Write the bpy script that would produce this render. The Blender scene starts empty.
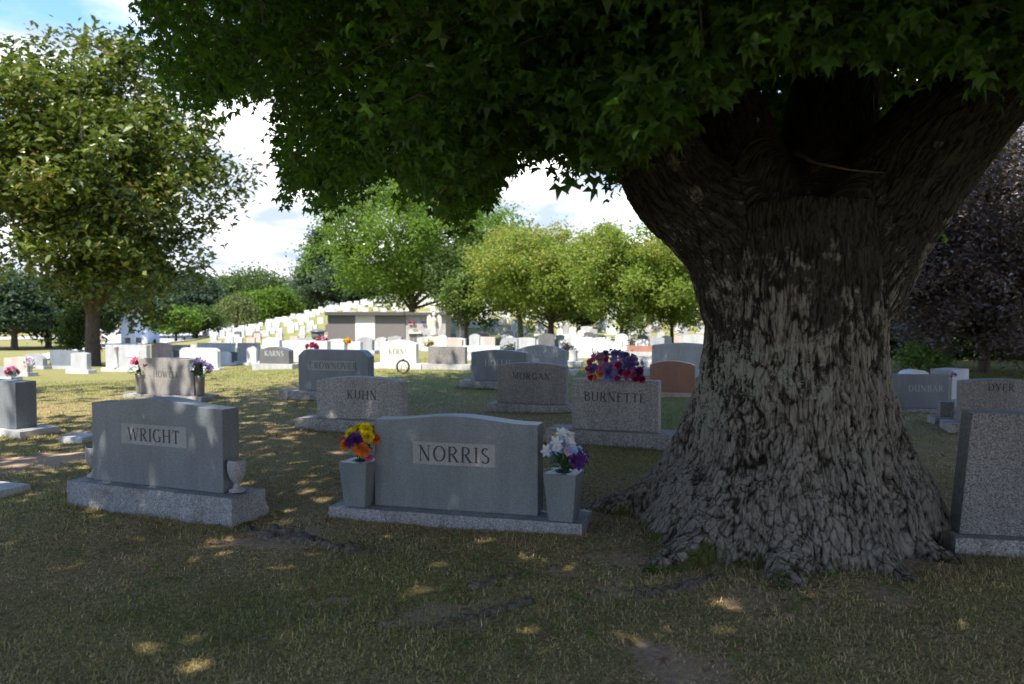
import bpy, bmesh, math, random
import numpy as np
from mathutils import Vector, Matrix, Euler
R = math.radians
rng = np.random.default_rng(7)
random.seed(7)
sc = bpy.context.scene
COL = sc.collection

# ------------------------------------------------------------------ camera and terrain
F, CX, CY, HZ, H = 796.0, 512.0, 342.0, 312.0, 1.45
PITCH = math.atan((CY - HZ) / F)
FW = Vector((0, math.cos(PITCH), -math.sin(PITCH)))
UP = Vector((0, math.sin(PITCH), math.cos(PITCH)))

def sst(a, b, x):
    t = np.clip((x - a) / (b - a), 0, 1)
    return t * t * (3 - 2 * t)

def hsh(ix, iy, iz):
    n = (ix * 374761393 + iy * 668265263 + iz * 2147483647) & 0xFFFFFFFF
    n = ((n ^ (n >> 13)) * 1274126177) & 0xFFFFFFFF
    return ((n ^ (n >> 16)) & 0xFFFF) / 65535.0

def vnoise(P):
    P = np.asarray(P, dtype=np.float64)
    i = np.floor(P).astype(np.int64); f = P - i
    f = f * f * (3 - 2 * f)
    x, y, z = i[..., 0], i[..., 1], i[..., 2]
    fx, fy, fz = f[..., 0], f[..., 1], f[..., 2]
    def l(a, b, t): return a + (b - a) * t
    c = lambda dx, dy, dz: hsh(x + dx, y + dy, z + dz)
    return l(l(l(c(0,0,0), c(1,0,0), fx), l(c(0,1,0), c(1,1,0), fx), fy),
             l(l(c(0,0,1), c(1,0,1), fx), l(c(0,1,1), c(1,1,1), fx), fy), fz)

def fbm(P, o=3):
    s, a, t = 0, 0.5, 0
    P = np.asarray(P, dtype=np.float64)
    for k in range(o):
        s = s + a * vnoise(P * (2 ** k) + 17.3 * k); t += a; a *= .5
    return s / t

def n2(x, y, sc_, o=3, seed=0.0):
    x = np.asarray(x, float); y = np.asarray(y, float)
    return fbm(np.stack([x * sc_ + seed, y * sc_ - seed, np.zeros_like(x) + seed], -1), o)

TREE = (1.90, 5.38)
def terrain0(x, y):
    x = np.asarray(x, float); y = np.asarray(y, float)
    z = -1.1 * sst(21, 60, y)
    w = sst(-52, -14, x)
    z = z + sst(58, 135, y) * 6.2 * w - 1.3 * sst(45, 110, y) * (1 - w)
    z = z - 6.0 * sst(150, 300, y)*w
    z = z - .75 * sst(11, 26, y) * (1 - sst(-13, -5.5, x))
    d = np.hypot(x - TREE[0], y - TREE[1])
    z = z - 0.01 * (1 - sst(0.9, 2.0, d))
    return z
def terrain(x, y):
    near = 1 - sst(20, 40, np.hypot(x, y))
    return terrain0(x, y) + near * (0.05 * (n2(x, y, .55, 2) - .5) + 0.035 * (n2(x, y, 2.3, 2, 3.1) - .5))

def ray(px, py):
    d = FW + Vector((1, 0, 0)) * ((px - CX) / F) + UP * (-(py - CY) / F)
    return d / d.y
def pt(px, py, d):
    r = ray(px, py) * d
    return Vector((r.x, r.y, r.z + H))
def at(px, py):
    r = ray(px, py)
    a = 1.0
    while a < 400:
        p = r * a
        if p.z + H < float(terrain0(p.x, p.y)): break
        a *= 1.01
    lo, hi = a / 1.01, a
    for _ in range(20):
        m = (lo + hi) / 2; p = r * m
        if p.z + H < float(terrain0(p.x, p.y)): hi = m
        else: lo = m
    return Vector((r.x * hi, r.y * hi, float(terrain(r.x * hi, r.y * hi))))
def gz(x, y): return float(terrain(x, y))
def proj(P):
    P = np.asarray(P, float); q = P - np.array([0, 0, H])
    f = q @ np.array(FW); u = q @ np.array(UP)
    f = np.where(f < .05, .05, f)
    return CX + F * q[:, 0] / f, CY - F * u / f, q @ np.array(FW)

cam = bpy.data.cameras.new('camera'); cam_o = bpy.data.objects.new('camera', cam); COL.objects.link(cam_o)
cam_o.location = (0, 0, H); cam_o.rotation_euler = (R(90) - PITCH, 0, 0)
cam.sensor_width = 36; cam.lens = 36 * F / 1024; cam.clip_start = .05; cam.clip_end = 3000
cam.dof.use_dof = True; cam.dof.focus_distance = 5.6; cam.dof.aperture_fstop = 2.5
sc.camera = cam_o

# ------------------------------------------------------------------ node helpers
class NT:
    def __init__(s, m): s.t = m.node_tree; s.n = s.t.nodes; s.k = s.t.links
    def add(s, ty, **kw):
        n = s.n.new(ty)
        for a, b in kw.items():
            if a == 'i':
                for q, v in b.items():
                    if hasattr(v, 'is_linked') or isinstance(v, bpy.types.NodeSocket): s.k.new(v, n.inputs[q])
                    else: n.inputs[q].default_value = v
            else: setattr(n, a, b)
        return n
    def noise(s, vec, scale, detail=3, rough=.6, dist=0):
        return s.add('ShaderNodeTexNoise', i={'Vector': vec, 'Scale': scale, 'Detail': detail, 'Roughness': rough, 'Distortion': dist}).outputs['Fac']
    def ramp(s, fac, stops):
        r = s.add('ShaderNodeValToRGB', i={'Fac': fac}); e = r.color_ramp.elements
        while len(e) < len(stops): e.new(.5)
        for q, (p, c) in zip(e, stops):
            q.position = p; q.color = c if len(c) == 4 else (*c, 1)
        return r.outputs['Color']
    def mix(s, f, a, b, mode='MIX'):
        m = s.add('ShaderNodeMix', data_type='RGBA', blend_type=mode)
        for k, v in ((0, f), (6, a), (7, b)):
            if isinstance(v, bpy.types.NodeSocket): s.k.new(v, m.inputs[k])
            else: m.inputs[k].default_value = v if k == 0 else (v if len(v) == 4 else (*v, 1))
        return m.outputs[2]
    def math(s, op, a, b=0.0, clamp=False):
        m = s.add('ShaderNodeMath', operation=op, use_clamp=clamp)
        for k, v in ((0, a), (1, b)):
            if isinstance(v, bpy.types.NodeSocket): s.k.new(v, m.inputs[k])
            else: m.inputs[k].default_value = v
        return m.outputs[0]
    def bump(s, h, strength, dist):
        return s.add('ShaderNodeBump', i={'Height': h, 'Strength': strength, 'Distance': dist}).outputs['Normal']

def newmat(name):
    m = bpy.data.materials.new(name); m.use_nodes = True
    t = NT(m); b = t.n['Principled BSDF']; return m, t, b
def G(v): return (v, v, v, 1)
def flat(name, c, rough=.6, var=.15, scale=20, metal=0):
    m, t, b = newmat(name)
    v = t.add('ShaderNodeTexCoord').outputs['Object']
    n = t.noise(v, scale, 3)
    t.k.new(t.mix(n, tuple(x * (1 - var) for x in c), tuple(min(1, x * (1 + var)) for x in c)), b.inputs['Base Color'])
    b.inputs['Roughness'].default_value = rough; b.inputs['Metallic'].default_value = metal
    return m
def granite(name, base, speck=.5, scale=260, rough=.45, bump=.0, tone=.12, dark=.25):
    m, t, b = newmat(name)
    v = t.add('ShaderNodeTexCoord').outputs['Object']
    vo = t.add('ShaderNodeTexVoronoi', i={'Vector': v, 'Scale': scale}).outputs['Color']
    sep = t.add('ShaderNodeSeparateColor', i={'Color': vo}).outputs[0]
    d = tuple(x * dark for x in base); l = tuple(min(.8, x * 1.7) for x in base)
    sp = t.ramp(sep, [(0, d), (.22, d), (.3, base), (.72, base), (.82, l), (1, l)])
    c = t.mix(speck, (*base, 1), sp)
    big = t.noise(v, 3.5, 4)
    c = t.mix(1, c, t.ramp(big, [(.25, G(1 - tone)), (.75, G(1 + tone))]), 'MULTIPLY')
    sk = t.noise(t.add('ShaderNodeMapping', i={'Vector': v, 'Scale': (7, 7, .9)}).outputs[0], 1, 4, .6)
    c = t.mix(1, c, t.ramp(sk, [(.36, G(.84)), (.60, G(1.03))]), 'MULTIPLY')
    st = t.noise(v, 7, 6, .75)                                   # weather stains
    c = t.mix(t.ramp(st, [(.56, G(0)), (.72, G(.38))]), c, tuple(x * .55 for x in base))
    t.k.new(c, b.inputs['Base Color']); b.inputs['Roughness'].default_value = rough
    if bump: t.k.new(t.bump(t.noise(v, 90, 4), bump, .01), b.inputs['Normal'])
    return m
def leafmat(name, a, b_, c_=None, trans=.35, rough=.5, spec=.3):
    m, t, b = newmat(name)
    at_ = t.add('ShaderNodeAttribute', attribute_name='tint').outputs['Fac']
    stops = [(0, a), (1, b_)] if c_ is None else [(0, a), (.82, b_), (1, c_)]
    c = t.ramp(at_, stops)
    t.k.new(c, b.inputs['Base Color']); b.inputs['Roughness'].default_value = rough
    b.inputs['Specular IOR Level'].default_value = spec
    tr = t.add('ShaderNodeBsdfTranslucent', i={'Color': t.mix(1, c, (1.5, 1.7, .7, 1), 'MULTIPLY')})
    mx = t.add('ShaderNodeMixShader', i={0: trans, 1: b.outputs[0], 2: tr.outputs[0]})
    t.k.new(mx.outputs[0], t.n['Material Output'].inputs['Surface'])
    return m

# ------------------------------------------------------------------ object helpers
def tag(o, label=None, cat=None, group=None, kind=None):
    for k, v in (('label', label), ('category', cat), ('group', group), ('kind', kind)):
        if v: o[k] = v
    return o
def obj(name, me, mat=None, parent=None, loc=None):
    o = bpy.data.objects.new(name, me); COL.objects.link(o)
    if parent is not None: o.parent = parent
    if loc is not None: o.location = loc
    if mat is not None and me is not None and not len(me.materials): me.materials.append(mat)
    return o
def thing(name, loc, rz, label, cat, group=None):
    o = bpy.data.objects.new(name, None); COL.objects.link(o); o.location = loc; o.rotation_euler = (0, 0, rz)
    o.empty_display_size = .2
    return tag(o, label, cat, group)
def np_mesh(name, V, loops, sizes, smooth=False, attrs=None, cols=None):
    me = bpy.data.meshes.new(name)
    V = np.ascontiguousarray(V, dtype=np.float32); loops = np.ascontiguousarray(loops, dtype=np.int32).ravel()
    sizes = np.ascontiguousarray(sizes, dtype=np.int32)
    me.vertices.add(len(V)); me.vertices.foreach_set('co', V.ravel())
    me.loops.add(len(loops)); me.loops.foreach_set('vertex_index', loops)
    me.polygons.add(len(sizes))
    me.polygons.foreach_set('loop_start', np.concatenate([[0], np.cumsum(sizes)[:-1]]).astype(np.int32))
    me.polygons.foreach_set('loop_total', sizes)
    me.polygons.foreach_set('use_smooth', np.full(len(sizes), smooth, dtype=bool))
    for k, a in (attrs or {}).items():
        a = np.asarray(a, dtype=np.float32)
        if a.ndim == 1:
            me.attributes.new(k, 'FLOAT', 'POINT').data.foreach_set('value', a)
        else:
            me.attributes.new(k, 'FLOAT_VECTOR', 'POINT').data.foreach_set('vector', a.ravel())
    if cols is not None:
        me.attributes.new('col', 'FLOAT_COLOR', 'POINT').data.foreach_set('color', np.concatenate([cols, np.ones((len(cols), 1))], 1).astype(np.float32).ravel())
    me.update(calc_edges=True); me.validate()
    return me
def bm_mesh(bm, name='mesh', smooth=False):
    bmesh.ops.recalc_face_normals(bm, faces=bm.faces[:])
    me = bpy.data.meshes.new(name); bm.to_mesh(me); bm.free()
    if smooth: me.polygons.foreach_set('use_smooth', [True] * len(me.polygons))
    return me
def add_box(bm, x0, x1, y0, y1, z0, z1, bev=0, taper=0):
    vs = [bm.verts.new((x * (1 - (taper if z == z0 else 0)) if False else x, y, z)) for z in (z0, z1) for y in (y0, y1) for x in (x0, x1)]
    fs = [bm.faces.new([vs[k] for k in q]) for q in ((0,2,3,1), (4,5,7,6), (0,1,5,4), (2,6,7,3), (0,4,6,2), (1,3,7,5))]
    if bev: bmesh.ops.bevel(bm, geom=list({e for f in fs for e in f.edges}), offset=bev, segments=2, affect='EDGES', profile=.6)
def box_mesh(*a, **k):
    bm = bmesh.new(); add_box(bm, *a, **k); return bm_mesh(bm)
def tube_arr(P, rad, sides=8, cap=True):
    P = np.asarray(P, float); n = len(P); V = []; T = np.gradient(P, axis=0)
    T /= np.linalg.norm(T, axis=1)[:, None] + 1e-9
    u = np.cross(T[0], [0.31, .9, .22]); u /= np.linalg.norm(u)
    for k in range(n):
        u = u - T[k] * (u @ T[k]); u /= np.linalg.norm(u) + 1e-9; w = np.cross(T[k], u)
        a = np.linspace(0, 2 * np.pi, sides, endpoint=False)
        V.append(P[k] + rad[k] * (np.cos(a)[:, None] * u + np.sin(a)[:, None] * w))
    V = np.concatenate(V); Fc = []
    for k in range(n - 1):
        for s in range(sides):
            Fc.append((k * sides + s, k * sides + (s + 1) % sides, (k + 1) * sides + (s + 1) % sides, (k + 1) * sides + s))
    if cap:
        Fc.append(tuple(range(sides))[::-1]); Fc.append(tuple((n - 1) * sides + s for s in range(sides)))
    return V, Fc
def tubes_mesh(name, lst, sides=8, smooth=True):
    V, L, S, o = [], [], [], 0
    for P, rad in lst:
        v, f = tube_arr(P, rad, sides)
        V.append(v); 
        for q in f: L.extend([i + o for i in q]); S.append(len(q))
        o += len(v)
    return np_mesh(name, np.concatenate(V), L, S, smooth)
def lathe(prof, seg=20):
    bm = bmesh.new(); rings = []
    for r, z in prof:
        rings.append([bm.verts.new((r * math.cos(2 * math.pi * k / seg), r * math.sin(2 * math.pi * k / seg), z)) for k in range(seg)])
    for a, b in zip(rings, rings[1:]):
        for k in range(seg): bm.faces.new((a[k], a[(k + 1) % seg], b[(k + 1) % seg], b[k]))
    bm.faces.new(rings[0][::-1]); bm.faces.new(rings[-1])
    return bm_mesh(bm, smooth=True)

# ------------------------------------------------------------------ world, sun, view
SUN_EL = 56
SUN_H = Vector((-0.45, -0.89)).normalized()
w = bpy.data.worlds.new('World'); sc.world = w; w.use_nodes = True
t = NT(w); bg = t.n['Background']
sky = t.add('ShaderNodeTexSky', sky_type='NISHITA', sun_disc=False, sun_elevation=R(SUN_EL),
            sun_rotation=math.atan2(SUN_H.x, SUN_H.y), air_density=1.0, dust_density=.6, ozone_density=2.0)
gen = t.add('ShaderNodeTexCoord').outputs['Generated']
sx = t.add('ShaderNodeSeparateXYZ', i={0: gen})
zz = t.math('ADD', t.math('MAXIMUM', sx.outputs[2], 0.0), .22)
pv = t.add('ShaderNodeCombineXYZ', i={0: t.math('DIVIDE', sx.outputs[0], zz), 1: t.math('DIVIDE', sx.outputs[1], zz), 2: .37})
cn = t.noise(pv.outputs[0], 1.35, 8, .58, .25)
bias = t.math('MULTIPLY', t.math('SUBTRACT', .27, sx.outputs[2]), 1.5)
cm = t.ramp(t.math('ADD', cn, bias), [(.42, G(0)), (.56, G(1))])
shade = t.noise(pv.outputs[0], 2.6, 5, .55)
cc = t.ramp(shade, [(.36, (1.75, 2.05, 2.6)), (.50, (3.0, 3.15, 3.4)), (.66, (6.5, 6.5, 6.5))])
skyc = t.mix(1, sky.outputs[0], (.60, .74, .92, 1), 'MULTIPLY')
t.k.new(t.mix(cm, skyc, cc), bg.inputs['Color']); bg.inputs['Strength'].default_value = .15
sl = bpy.data.lights.new('sun', 'SUN'); sl.energy = 3.6; sl.angle = R(.53); sl.color = (1, .93, .80)
so = bpy.data.objects.new('sun', sl); COL.objects.link(so)
sdir = Vector((SUN_H.x * math.cos(R(SUN_EL)), SUN_H.y * math.cos(R(SUN_EL)), math.sin(R(SUN_EL))))
so.rotation_euler = sdir.to_track_quat('Z', 'Y').to_euler(); so.location = (-20, -30, 60)
vs = sc.view_settings; vs.view_transform = 'Standard'; vs.look = 'None'; vs.exposure = 1.5; vs.gamma = 1; vs.use_curve_mapping = False
sc.render.engine = 'CYCLES'
cy = sc.cycles; cy.max_bounces = 6; cy.diffuse_bounces = 4; cy.glossy_bounces = 2; cy.transmission_bounces = 3; cy.transparent_max_bounces = 4
cy.use_denoising = True; cy.sample_clamp_indirect = 8; cy.caustics_reflective = False; cy.caustics_refractive = False

# ------------------------------------------------------------------ ground
DIRT = [(660, 660, .24, 1.), (600, 592, .18, .6), (568, 566, .13, .6), (285, 538, .35, .75), (425, 618, .16, .6), (780, 598, .35, .5), (870, 592, .35, .5),
        (480, 582, .18, .5), (40, 460, .55, .9), (5, 462, .5, .8), (90, 432, .5, .6), (555, 470, .25, .6), (530, 440, .4, .8), (320, 597, .09, .8), (700, 672, .3, .55), (455, 612, .25, .6),
        (620, 560, .3, .55), (905, 630, .3, .4), (820, 640, .4, .4), (360, 448, .5, .5), (120, 515, .4, .35), (440, 537, .6, .35)]
DIRTP = [(at(a, b), r, s) for a, b, r, s in DIRT]
def dirt(x, y):
    x = np.asarray(x, float); y = np.asarray(y, float); m = np.zeros_like(x)
    wx = x + .62 * (n2(x, y, 4.2, 4, 5) - .5); wy = y + .5 * (n2(x, y, 4.2, 4, 9) - .5)
    for p, r, s in DIRTP:
        d = np.hypot((wx - p.x), (wy - p.y) * .8) / r
        m = np.maximum(m, s * (1 - sst(.45, 1.15, d)))
    d = np.hypot(wx - TREE[0], wy - TREE[1])
    m = np.maximum(m, .6 * (1 - sst(.9, 1.35, d)))
    m = m * np.clip(.55 + 1.0 * n2(x, y, 6.5, 3, 12.5), 0, 1.15)
    return m
def green(x, y):        # how green the turf is; big patches
    g = n2(x, y, .55, 3, 2.2) * .9 + n2(x, y, 2.6, 2, 7.7) * .35 - .44
    c = at(190, 610); g = g + .55 * np.exp(-(((x - c.x) / 1.0) ** 2 + ((y - c.y) / .55) ** 2))
    c = at(690, 420); g = g + .6 * np.exp(-(((x - c.x) / 1.3) ** 2 + ((y - c.y) / 3.5) ** 2))
    c = at(590, 572)
    g = g + .5 * np.exp(-(((x - c.x) / .14) ** 2 + ((y - c.y) / .08) ** 2))
    g = g + .55 * sst(10, 18, y)
    return np.clip(g, 0, 1)
def axis(lo, hi, fine, step, grow):
    a = [0.5 * (fine[0] + fine[1])]
    p, s = fine[1], step; up = list(np.arange(fine[0], fine[1], step)) + [fine[1]]
    while p < hi: s *= grow; p += s; up.append(min(p, hi))
    p, s = fine[0], step; dn = []
    while p > lo: s *= grow; p -= s; dn.append(max(p, lo))
    return np.array(dn[::-1] + up)
xs = axis(-700, 700, (-4.5, 5.0), .06, 1.075); ys = axis(-60, 900, (2.2, 9), .06, 1.06)
X, Y = np.meshgrid(xs, ys); Z = terrain(X, Y)
dm = dirt(X, Y); gm = green(X, Y)
Z = Z - .02 * dm + .012 * (n2(X, Y, 9, 3, 1.7) - .5) * (1 - sst(8, 14, np.hypot(X, Y)))
nx, ny = len(xs), len(ys)
I = np.arange(nx * ny).reshape(ny, nx)
Q = np.stack([I[:-1, :-1], I[:-1, 1:], I[1:, 1:], I[1:, :-1]], -1).reshape(-1, 4)
gme = np_mesh('ground', np.stack([X, Y, Z], -1).reshape(-1, 3), Q, np.full(len(Q), 4), True, {'dirt': dm.ravel(), 'green': gm.ravel()})
m, t, b = newmat('turf_soil')
v = t.add('ShaderNodeTexCoord').outputs['Object']
ga = t.add('ShaderNodeAttribute', attribute_name='green').outputs['Fac']; da = t.add('ShaderNodeAttribute', attribute_name='dirt').outputs['Fac']
f1 = t.noise(v, 26, 6, .7); f2 = t.noise(v, 1.1, 5, .6); f3 = t.noise(v, 150, 3, .7)
straw = t.ramp(f1, [(.3, (.13, .095, .045)), (.5, (.30, .22, .11)), (.68, (.46, .355, .19))])
grn = t.ramp(f1, [(.3, (.09, .10, .026)), (.5, (.20, .205, .065)), (.68, (.33, .31, .11))])
gf = t.math('ADD', ga, t.math('MULTIPLY', t.math('SUBTRACT', f2, .5), .9), True)
c = t.mix(gf, straw, grn)
soil = t.ramp(t.noise(v, 40, 6, .7), [(.3, (.30, .195, .13)), (.55, (.50, .35, .24)), (.75, (.60, .45, .33))])
df = t.math('ADD', da, t.math('MULTIPLY', t.math('SUBTRACT', f1, .5), 1.1))
c = t.mix(t.ramp(df, [(.38, G(0)), (.62, G(1))]), c, soil)
c = t.mix(.35, c, t.ramp(f3, [(.3, G(.35)), (.7, G(1.5))]), 'MULTIPLY')
t.k.new(c, b.inputs['Base Color']); b.inputs['Roughness'].default_value = .95; b.inputs['Specular IOR Level'].default_value = .1
t.k.new(t.bump(t.math('ADD', f1, t.math('MULTIPLY', f3, .5)), .7, .03), b.inputs['Normal'])
go = obj('ground', gme, m); tag(go, kind='structure')

# turf: short dry blades, denser near the camera (one object of stuff)
ROOTS_PX = [[(540, 598), (500, 607), (455, 618), (415, 632)], [(525, 572), (490, 580), (455, 590)]]
def make_turf(name, n, y0, y1, pw, hmin, hmax, wd, seed, gain=1.0, xy=None):
    r = np.random.default_rng(seed)
    if xy is not None: n = len(xy)
    u = r.random(n)
    y = (y0 ** pw + u * (y1 ** pw - y0 ** pw)) ** (1 / pw)
    x = (r.random(n) * 2 - 1) * (y * .665 + 1.0)
    if xy is not None: x, y = xy[:, 0], xy[:, 1]
    clump = n2(x, y, 7, 2, 4.4) if xy is None else np.ones(n)
    dmk = dirt(x, y) if xy is None else np.zeros(n)
    keep = (r.random(n) > dmk * 1.15) & (r.random(n) < .25 + 1.5 * clump) & (np.hypot(x - TREE[0], y - TREE[1]) > .93)
    x, y = x[keep], y[keep]; n = len(x)
    g = green(x, y) * .95 + .25 * (r.random(n) - .5)
    isg = r.random(n) < g
    h = (hmin + (hmax - hmin) * r.random(n) ** 1.6) * (.35 + 1.2 * n2(x, y, 2.4, 3, 8)) * np.where(isg, 1.0, .9)
    lean = np.where(isg, .15 + r.random(n) * 1.05, np.where(r.random(n) < .55, 1.25 + .4 * r.random(n), .4 + .9 * r.random(n)))
    az = r.random(n) * 2 * np.pi
    d = np.stack([np.cos(az), np.sin(az)], 1); pr = np.stack([-d[:, 1], d[:, 0]], 1)
    wv = wd * (.7 + .6 * r.random(n))
    z = terrain(x, y) - .004 + np.where(lean > 1.2, .012 * r.random(n), 0)
    B = np.stack([x, y, z], 1)
    def lvl(tt, wf):
        ln = np.minimum(lean * (.62 + .45 * tt), 1.62)
        off = h * tt
        c_ = B + np.concatenate([d * (off * np.sin(ln))[:, None], (off * np.cos(ln))[:, None]], 1)
        s_ = np.concatenate([pr * (wv * wf * .5)[:, None], np.zeros((n, 1))], 1)
        return c_, s_
    c0, s0 = lvl(0, 1); c1, s1 = lvl(.55, .8); c2, _ = lvl(1, 0)
    V = np.stack([c0 - s0, c0 + s0, c1 + s1, c1 - s1, c2], 1).reshape(-1, 3)
    o = (np.arange(n) * 5)[:, None]
    L = np.concatenate([o + [0, 1, 2, 3], o + [3, 2, 4]], 1).ravel()
    S = np.tile([4, 3], n)
    k = r.random((n, 1))
    gc = np.array([.09, .11, .025]) * (1 - k) + np.array([.24, .25, .07]) * k
    scx = np.array([.24, .17, .08]) * (1 - k) + np.array([.50, .39, .22]) * k
    cl = np.where(isg[:, None], gc, scx)
    br = (r.random(n) < .12)[:, None]
    cl = np.where(br, cl * .5, cl) * gain
    cl = cl * (.62 + .76 * n2(x, y, 4.5, 3, 6.6))[:, None]
    return np_mesh(name, V, L, S, False, None, np.repeat(cl, 5, 0))
m, t, b = newmat('grass_blade')
c = t.add('ShaderNodeAttribute', attribute_name='col').outputs['Color']
t.k.new(c, b.inputs['Base Color']); b.inputs['Roughness'].default_value = .7; b.inputs['Specular IOR Level'].default_value = .2
tr = t.add('ShaderNodeBsdfTranslucent', i={'Color': c})
t.k.new(t.add('ShaderNodeMixShader', i={0: .25, 1: b.outputs[0], 2: tr.outputs[0]}).outputs[0], t.n['Material Output'].inputs['Surface'])
M_GRASS = m
tag(obj('grass', make_turf('grass', 520000, 2.6, 9.5, 1.0, .012, .046, .0036, 3, 1.5), M_GRASS), 'short dry turf of olive and straw blades round the headstones', 'grass', kind='stuff')
tag(obj('grass', make_turf('grass', 190000, 9.0, 26, 1.1, .025, .06, .008, 4, 1.3), M_GRASS), 'mown yellowish turf between the farther headstone rows', 'grass', kind='stuff')

# ------------------------------------------------------------------ lettering (strokes with serifs)
def arc(cx, cy, rx, ry, a0, a1, n=12):
    return [(cx + rx * math.cos(R(a0 + (a1 - a0) * k / n)), cy + ry * math.sin(R(a0 + (a1 - a0) * k / n))) for k in range(n + 1)]
TK, TN = .135, .055
# glyph: (advance, [(points, width or None)], [serif (x0,x1,y)])
def _sf(x, y): return (x - .13, x + .13, y)
GL = {
 'A': (.78, [([(.08, 0), (.38, 1)], TN), ([(.38, 1), (.70, 0)], TK), ([(.2, .36), (.58, .36)], TN)], [_sf(.08, 0), _sf(.70, 0)]),
 'B': (.66, [([(.14, 0), (.14, 1)], TK), ([(.1, .97)] + arc(.34, .76, .2, .21, 90, -90) + [(.14, .54)], None), ([(.14, .54)] + arc(.36, .285, .24, .255, 90, -90) + [(.1, .03)], None)], []),
 'C': (.76, [(arc(.42, .5, .36, .48, 48, 312, 22), None)], [(.62, .70, .80)]),
 'D': (.80, [([(.14, 0), (.14, 1)], TK), ([(.08, .97), (.3, .97)] + arc(.32, .5, .40, .47, 88, -88, 18) + [(.08, .03)], None)], []),
 'E': (.62, [([(.14, 0), (.14, 1)], TK), ([(.08, .97), (.54, .97), (.54, .80)], TN), ([(.08, .03), (.56, .03), (.56, .22)], TN), ([(.14, .52), (.44, .52)], TN)], []),
 'F': (.58, [([(.14, 0), (.14, 1)], TK), ([(.08, .97), (.54, .97), (.54, .80)], TN), ([(.14, .52), (.44, .52)], TN)], [_sf(.14, 0)]),
 'G': (.80, [(arc(.42, .5, .36, .48, 48, 318, 22), None), ([(.68, .02), (.68, .42)], TK)], [_sf(.66, .42)]),
 'H': (.84, [([(.14, 0), (.14, 1)], TK), ([(.70, 0), (.70, 1)], TK), ([(.14, .52), (.70, .52)], TN)], [_sf(.14, 0), _sf(.14, 1), _sf(.70, 0), _sf(.70, 1)]),
 'I': (.32, [([(.16, 0), (.16, 1)], TK)], [_sf(.16, 0), _sf(.16, 1)]),
 'K': (.76, [([(.14, 0), (.14, 1)], TK), ([(.16, .42), (.62, 1)], TN), ([(.28, .56), (.66, 0)], TK)], [_sf(.14, 0), _sf(.14, 1), _sf(.64, 1), _sf(.66, 0)]),
 'L': (.60, [([(.14, 0), (.14, 1)], TK), ([(.08, .03), (.55, .03), (.55, .24)], TN)], [_sf(.14, 1)]),
 'M': (.98, [([(.14, 0), (.14, 1)], TN), ([(.14, 1), (.48, .1)], TK), ([(.48, .1), (.82, 1)], TN), ([(.82, 0), (.82, 1)], TK)], [_sf(.14, 0), _sf(.12, 1), _sf(.82, 0), _sf(.84, 1)]),
 'N': (.86, [([(.14, 0), (.14, 1)], TN), ([(.12, 1), (.70, 0)], TK), ([(.70, 0), (.70, 1)], TN)], [_sf(.14, 0), _sf(.1, 1), _sf(.70, 1)]),
 'O': (.84, [(arc(.42, .5, .36, .48, 0, 360, 28), None)], []),
 'P': (.62, [([(.14, 0), (.14, 1)], TK), ([(.1, .97)] + arc(.34, .73, .22, .24, 90, -90) + [(.14, .48)], None)], [_sf(.14, 0)]),
 'R': (.74, [([(.14, 0), (.14, 1)], TK), ([(.1, .97)] + arc(.34, .74, .22, .23, 90, -90) + [(.14, .5)], None), ([(.32, .5), (.66, 0)], TK)], [_sf(.14, 0), _sf(.67, 0)]),
 'S': (.58, [(arc(.30, .74, .20, .23, 40, 200, 12) + [(.22, .57), (.38, .46)] + arc(.30, .26, .22, .24, 30, -150, 14), None)], []),
 'T': (.72, [([(.36, 0), (.36, 1)], TK), ([(.06, .8), (.06, .97), (.66, .97), (.66, .8)], TN)], [_sf(.36, 0)]),
 'U': (.82, [([(.14, 1), (.14, .32)] + arc(.41, .30, .27, .28, 180, 360, 14) + [(.68, 1)], None)], [_sf(.14, 1), _sf(.68, 1)]),
 'V': (.76, [([(.06, 1), (.38, 0)], TK), ([(.38, 0), (.70, 1)], TN)], [_sf(.07, 1), _sf(.69, 1)]),
 'W': (1.1, [([(.06, 1), (.32, 0)], TK), ([(.32, 0), (.55, .95)], TN), ([(.55, .95), (.80, 0)], TK), ([(.80, 0), (1.04, 1)], TN)], [_sf(.07, 1), _sf(1.03, 1)]),
 'Y': (.72, [([(.05, 1), (.36, .48)], TK), ([(.36, .48), (.67, 1)], TN), ([(.36, 0), (.36, .5)], TK)], [_sf(.07, 1), _sf(.66, 1), _sf(.36, 0)]),
 ' ': (.4, [], []),
}
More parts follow.
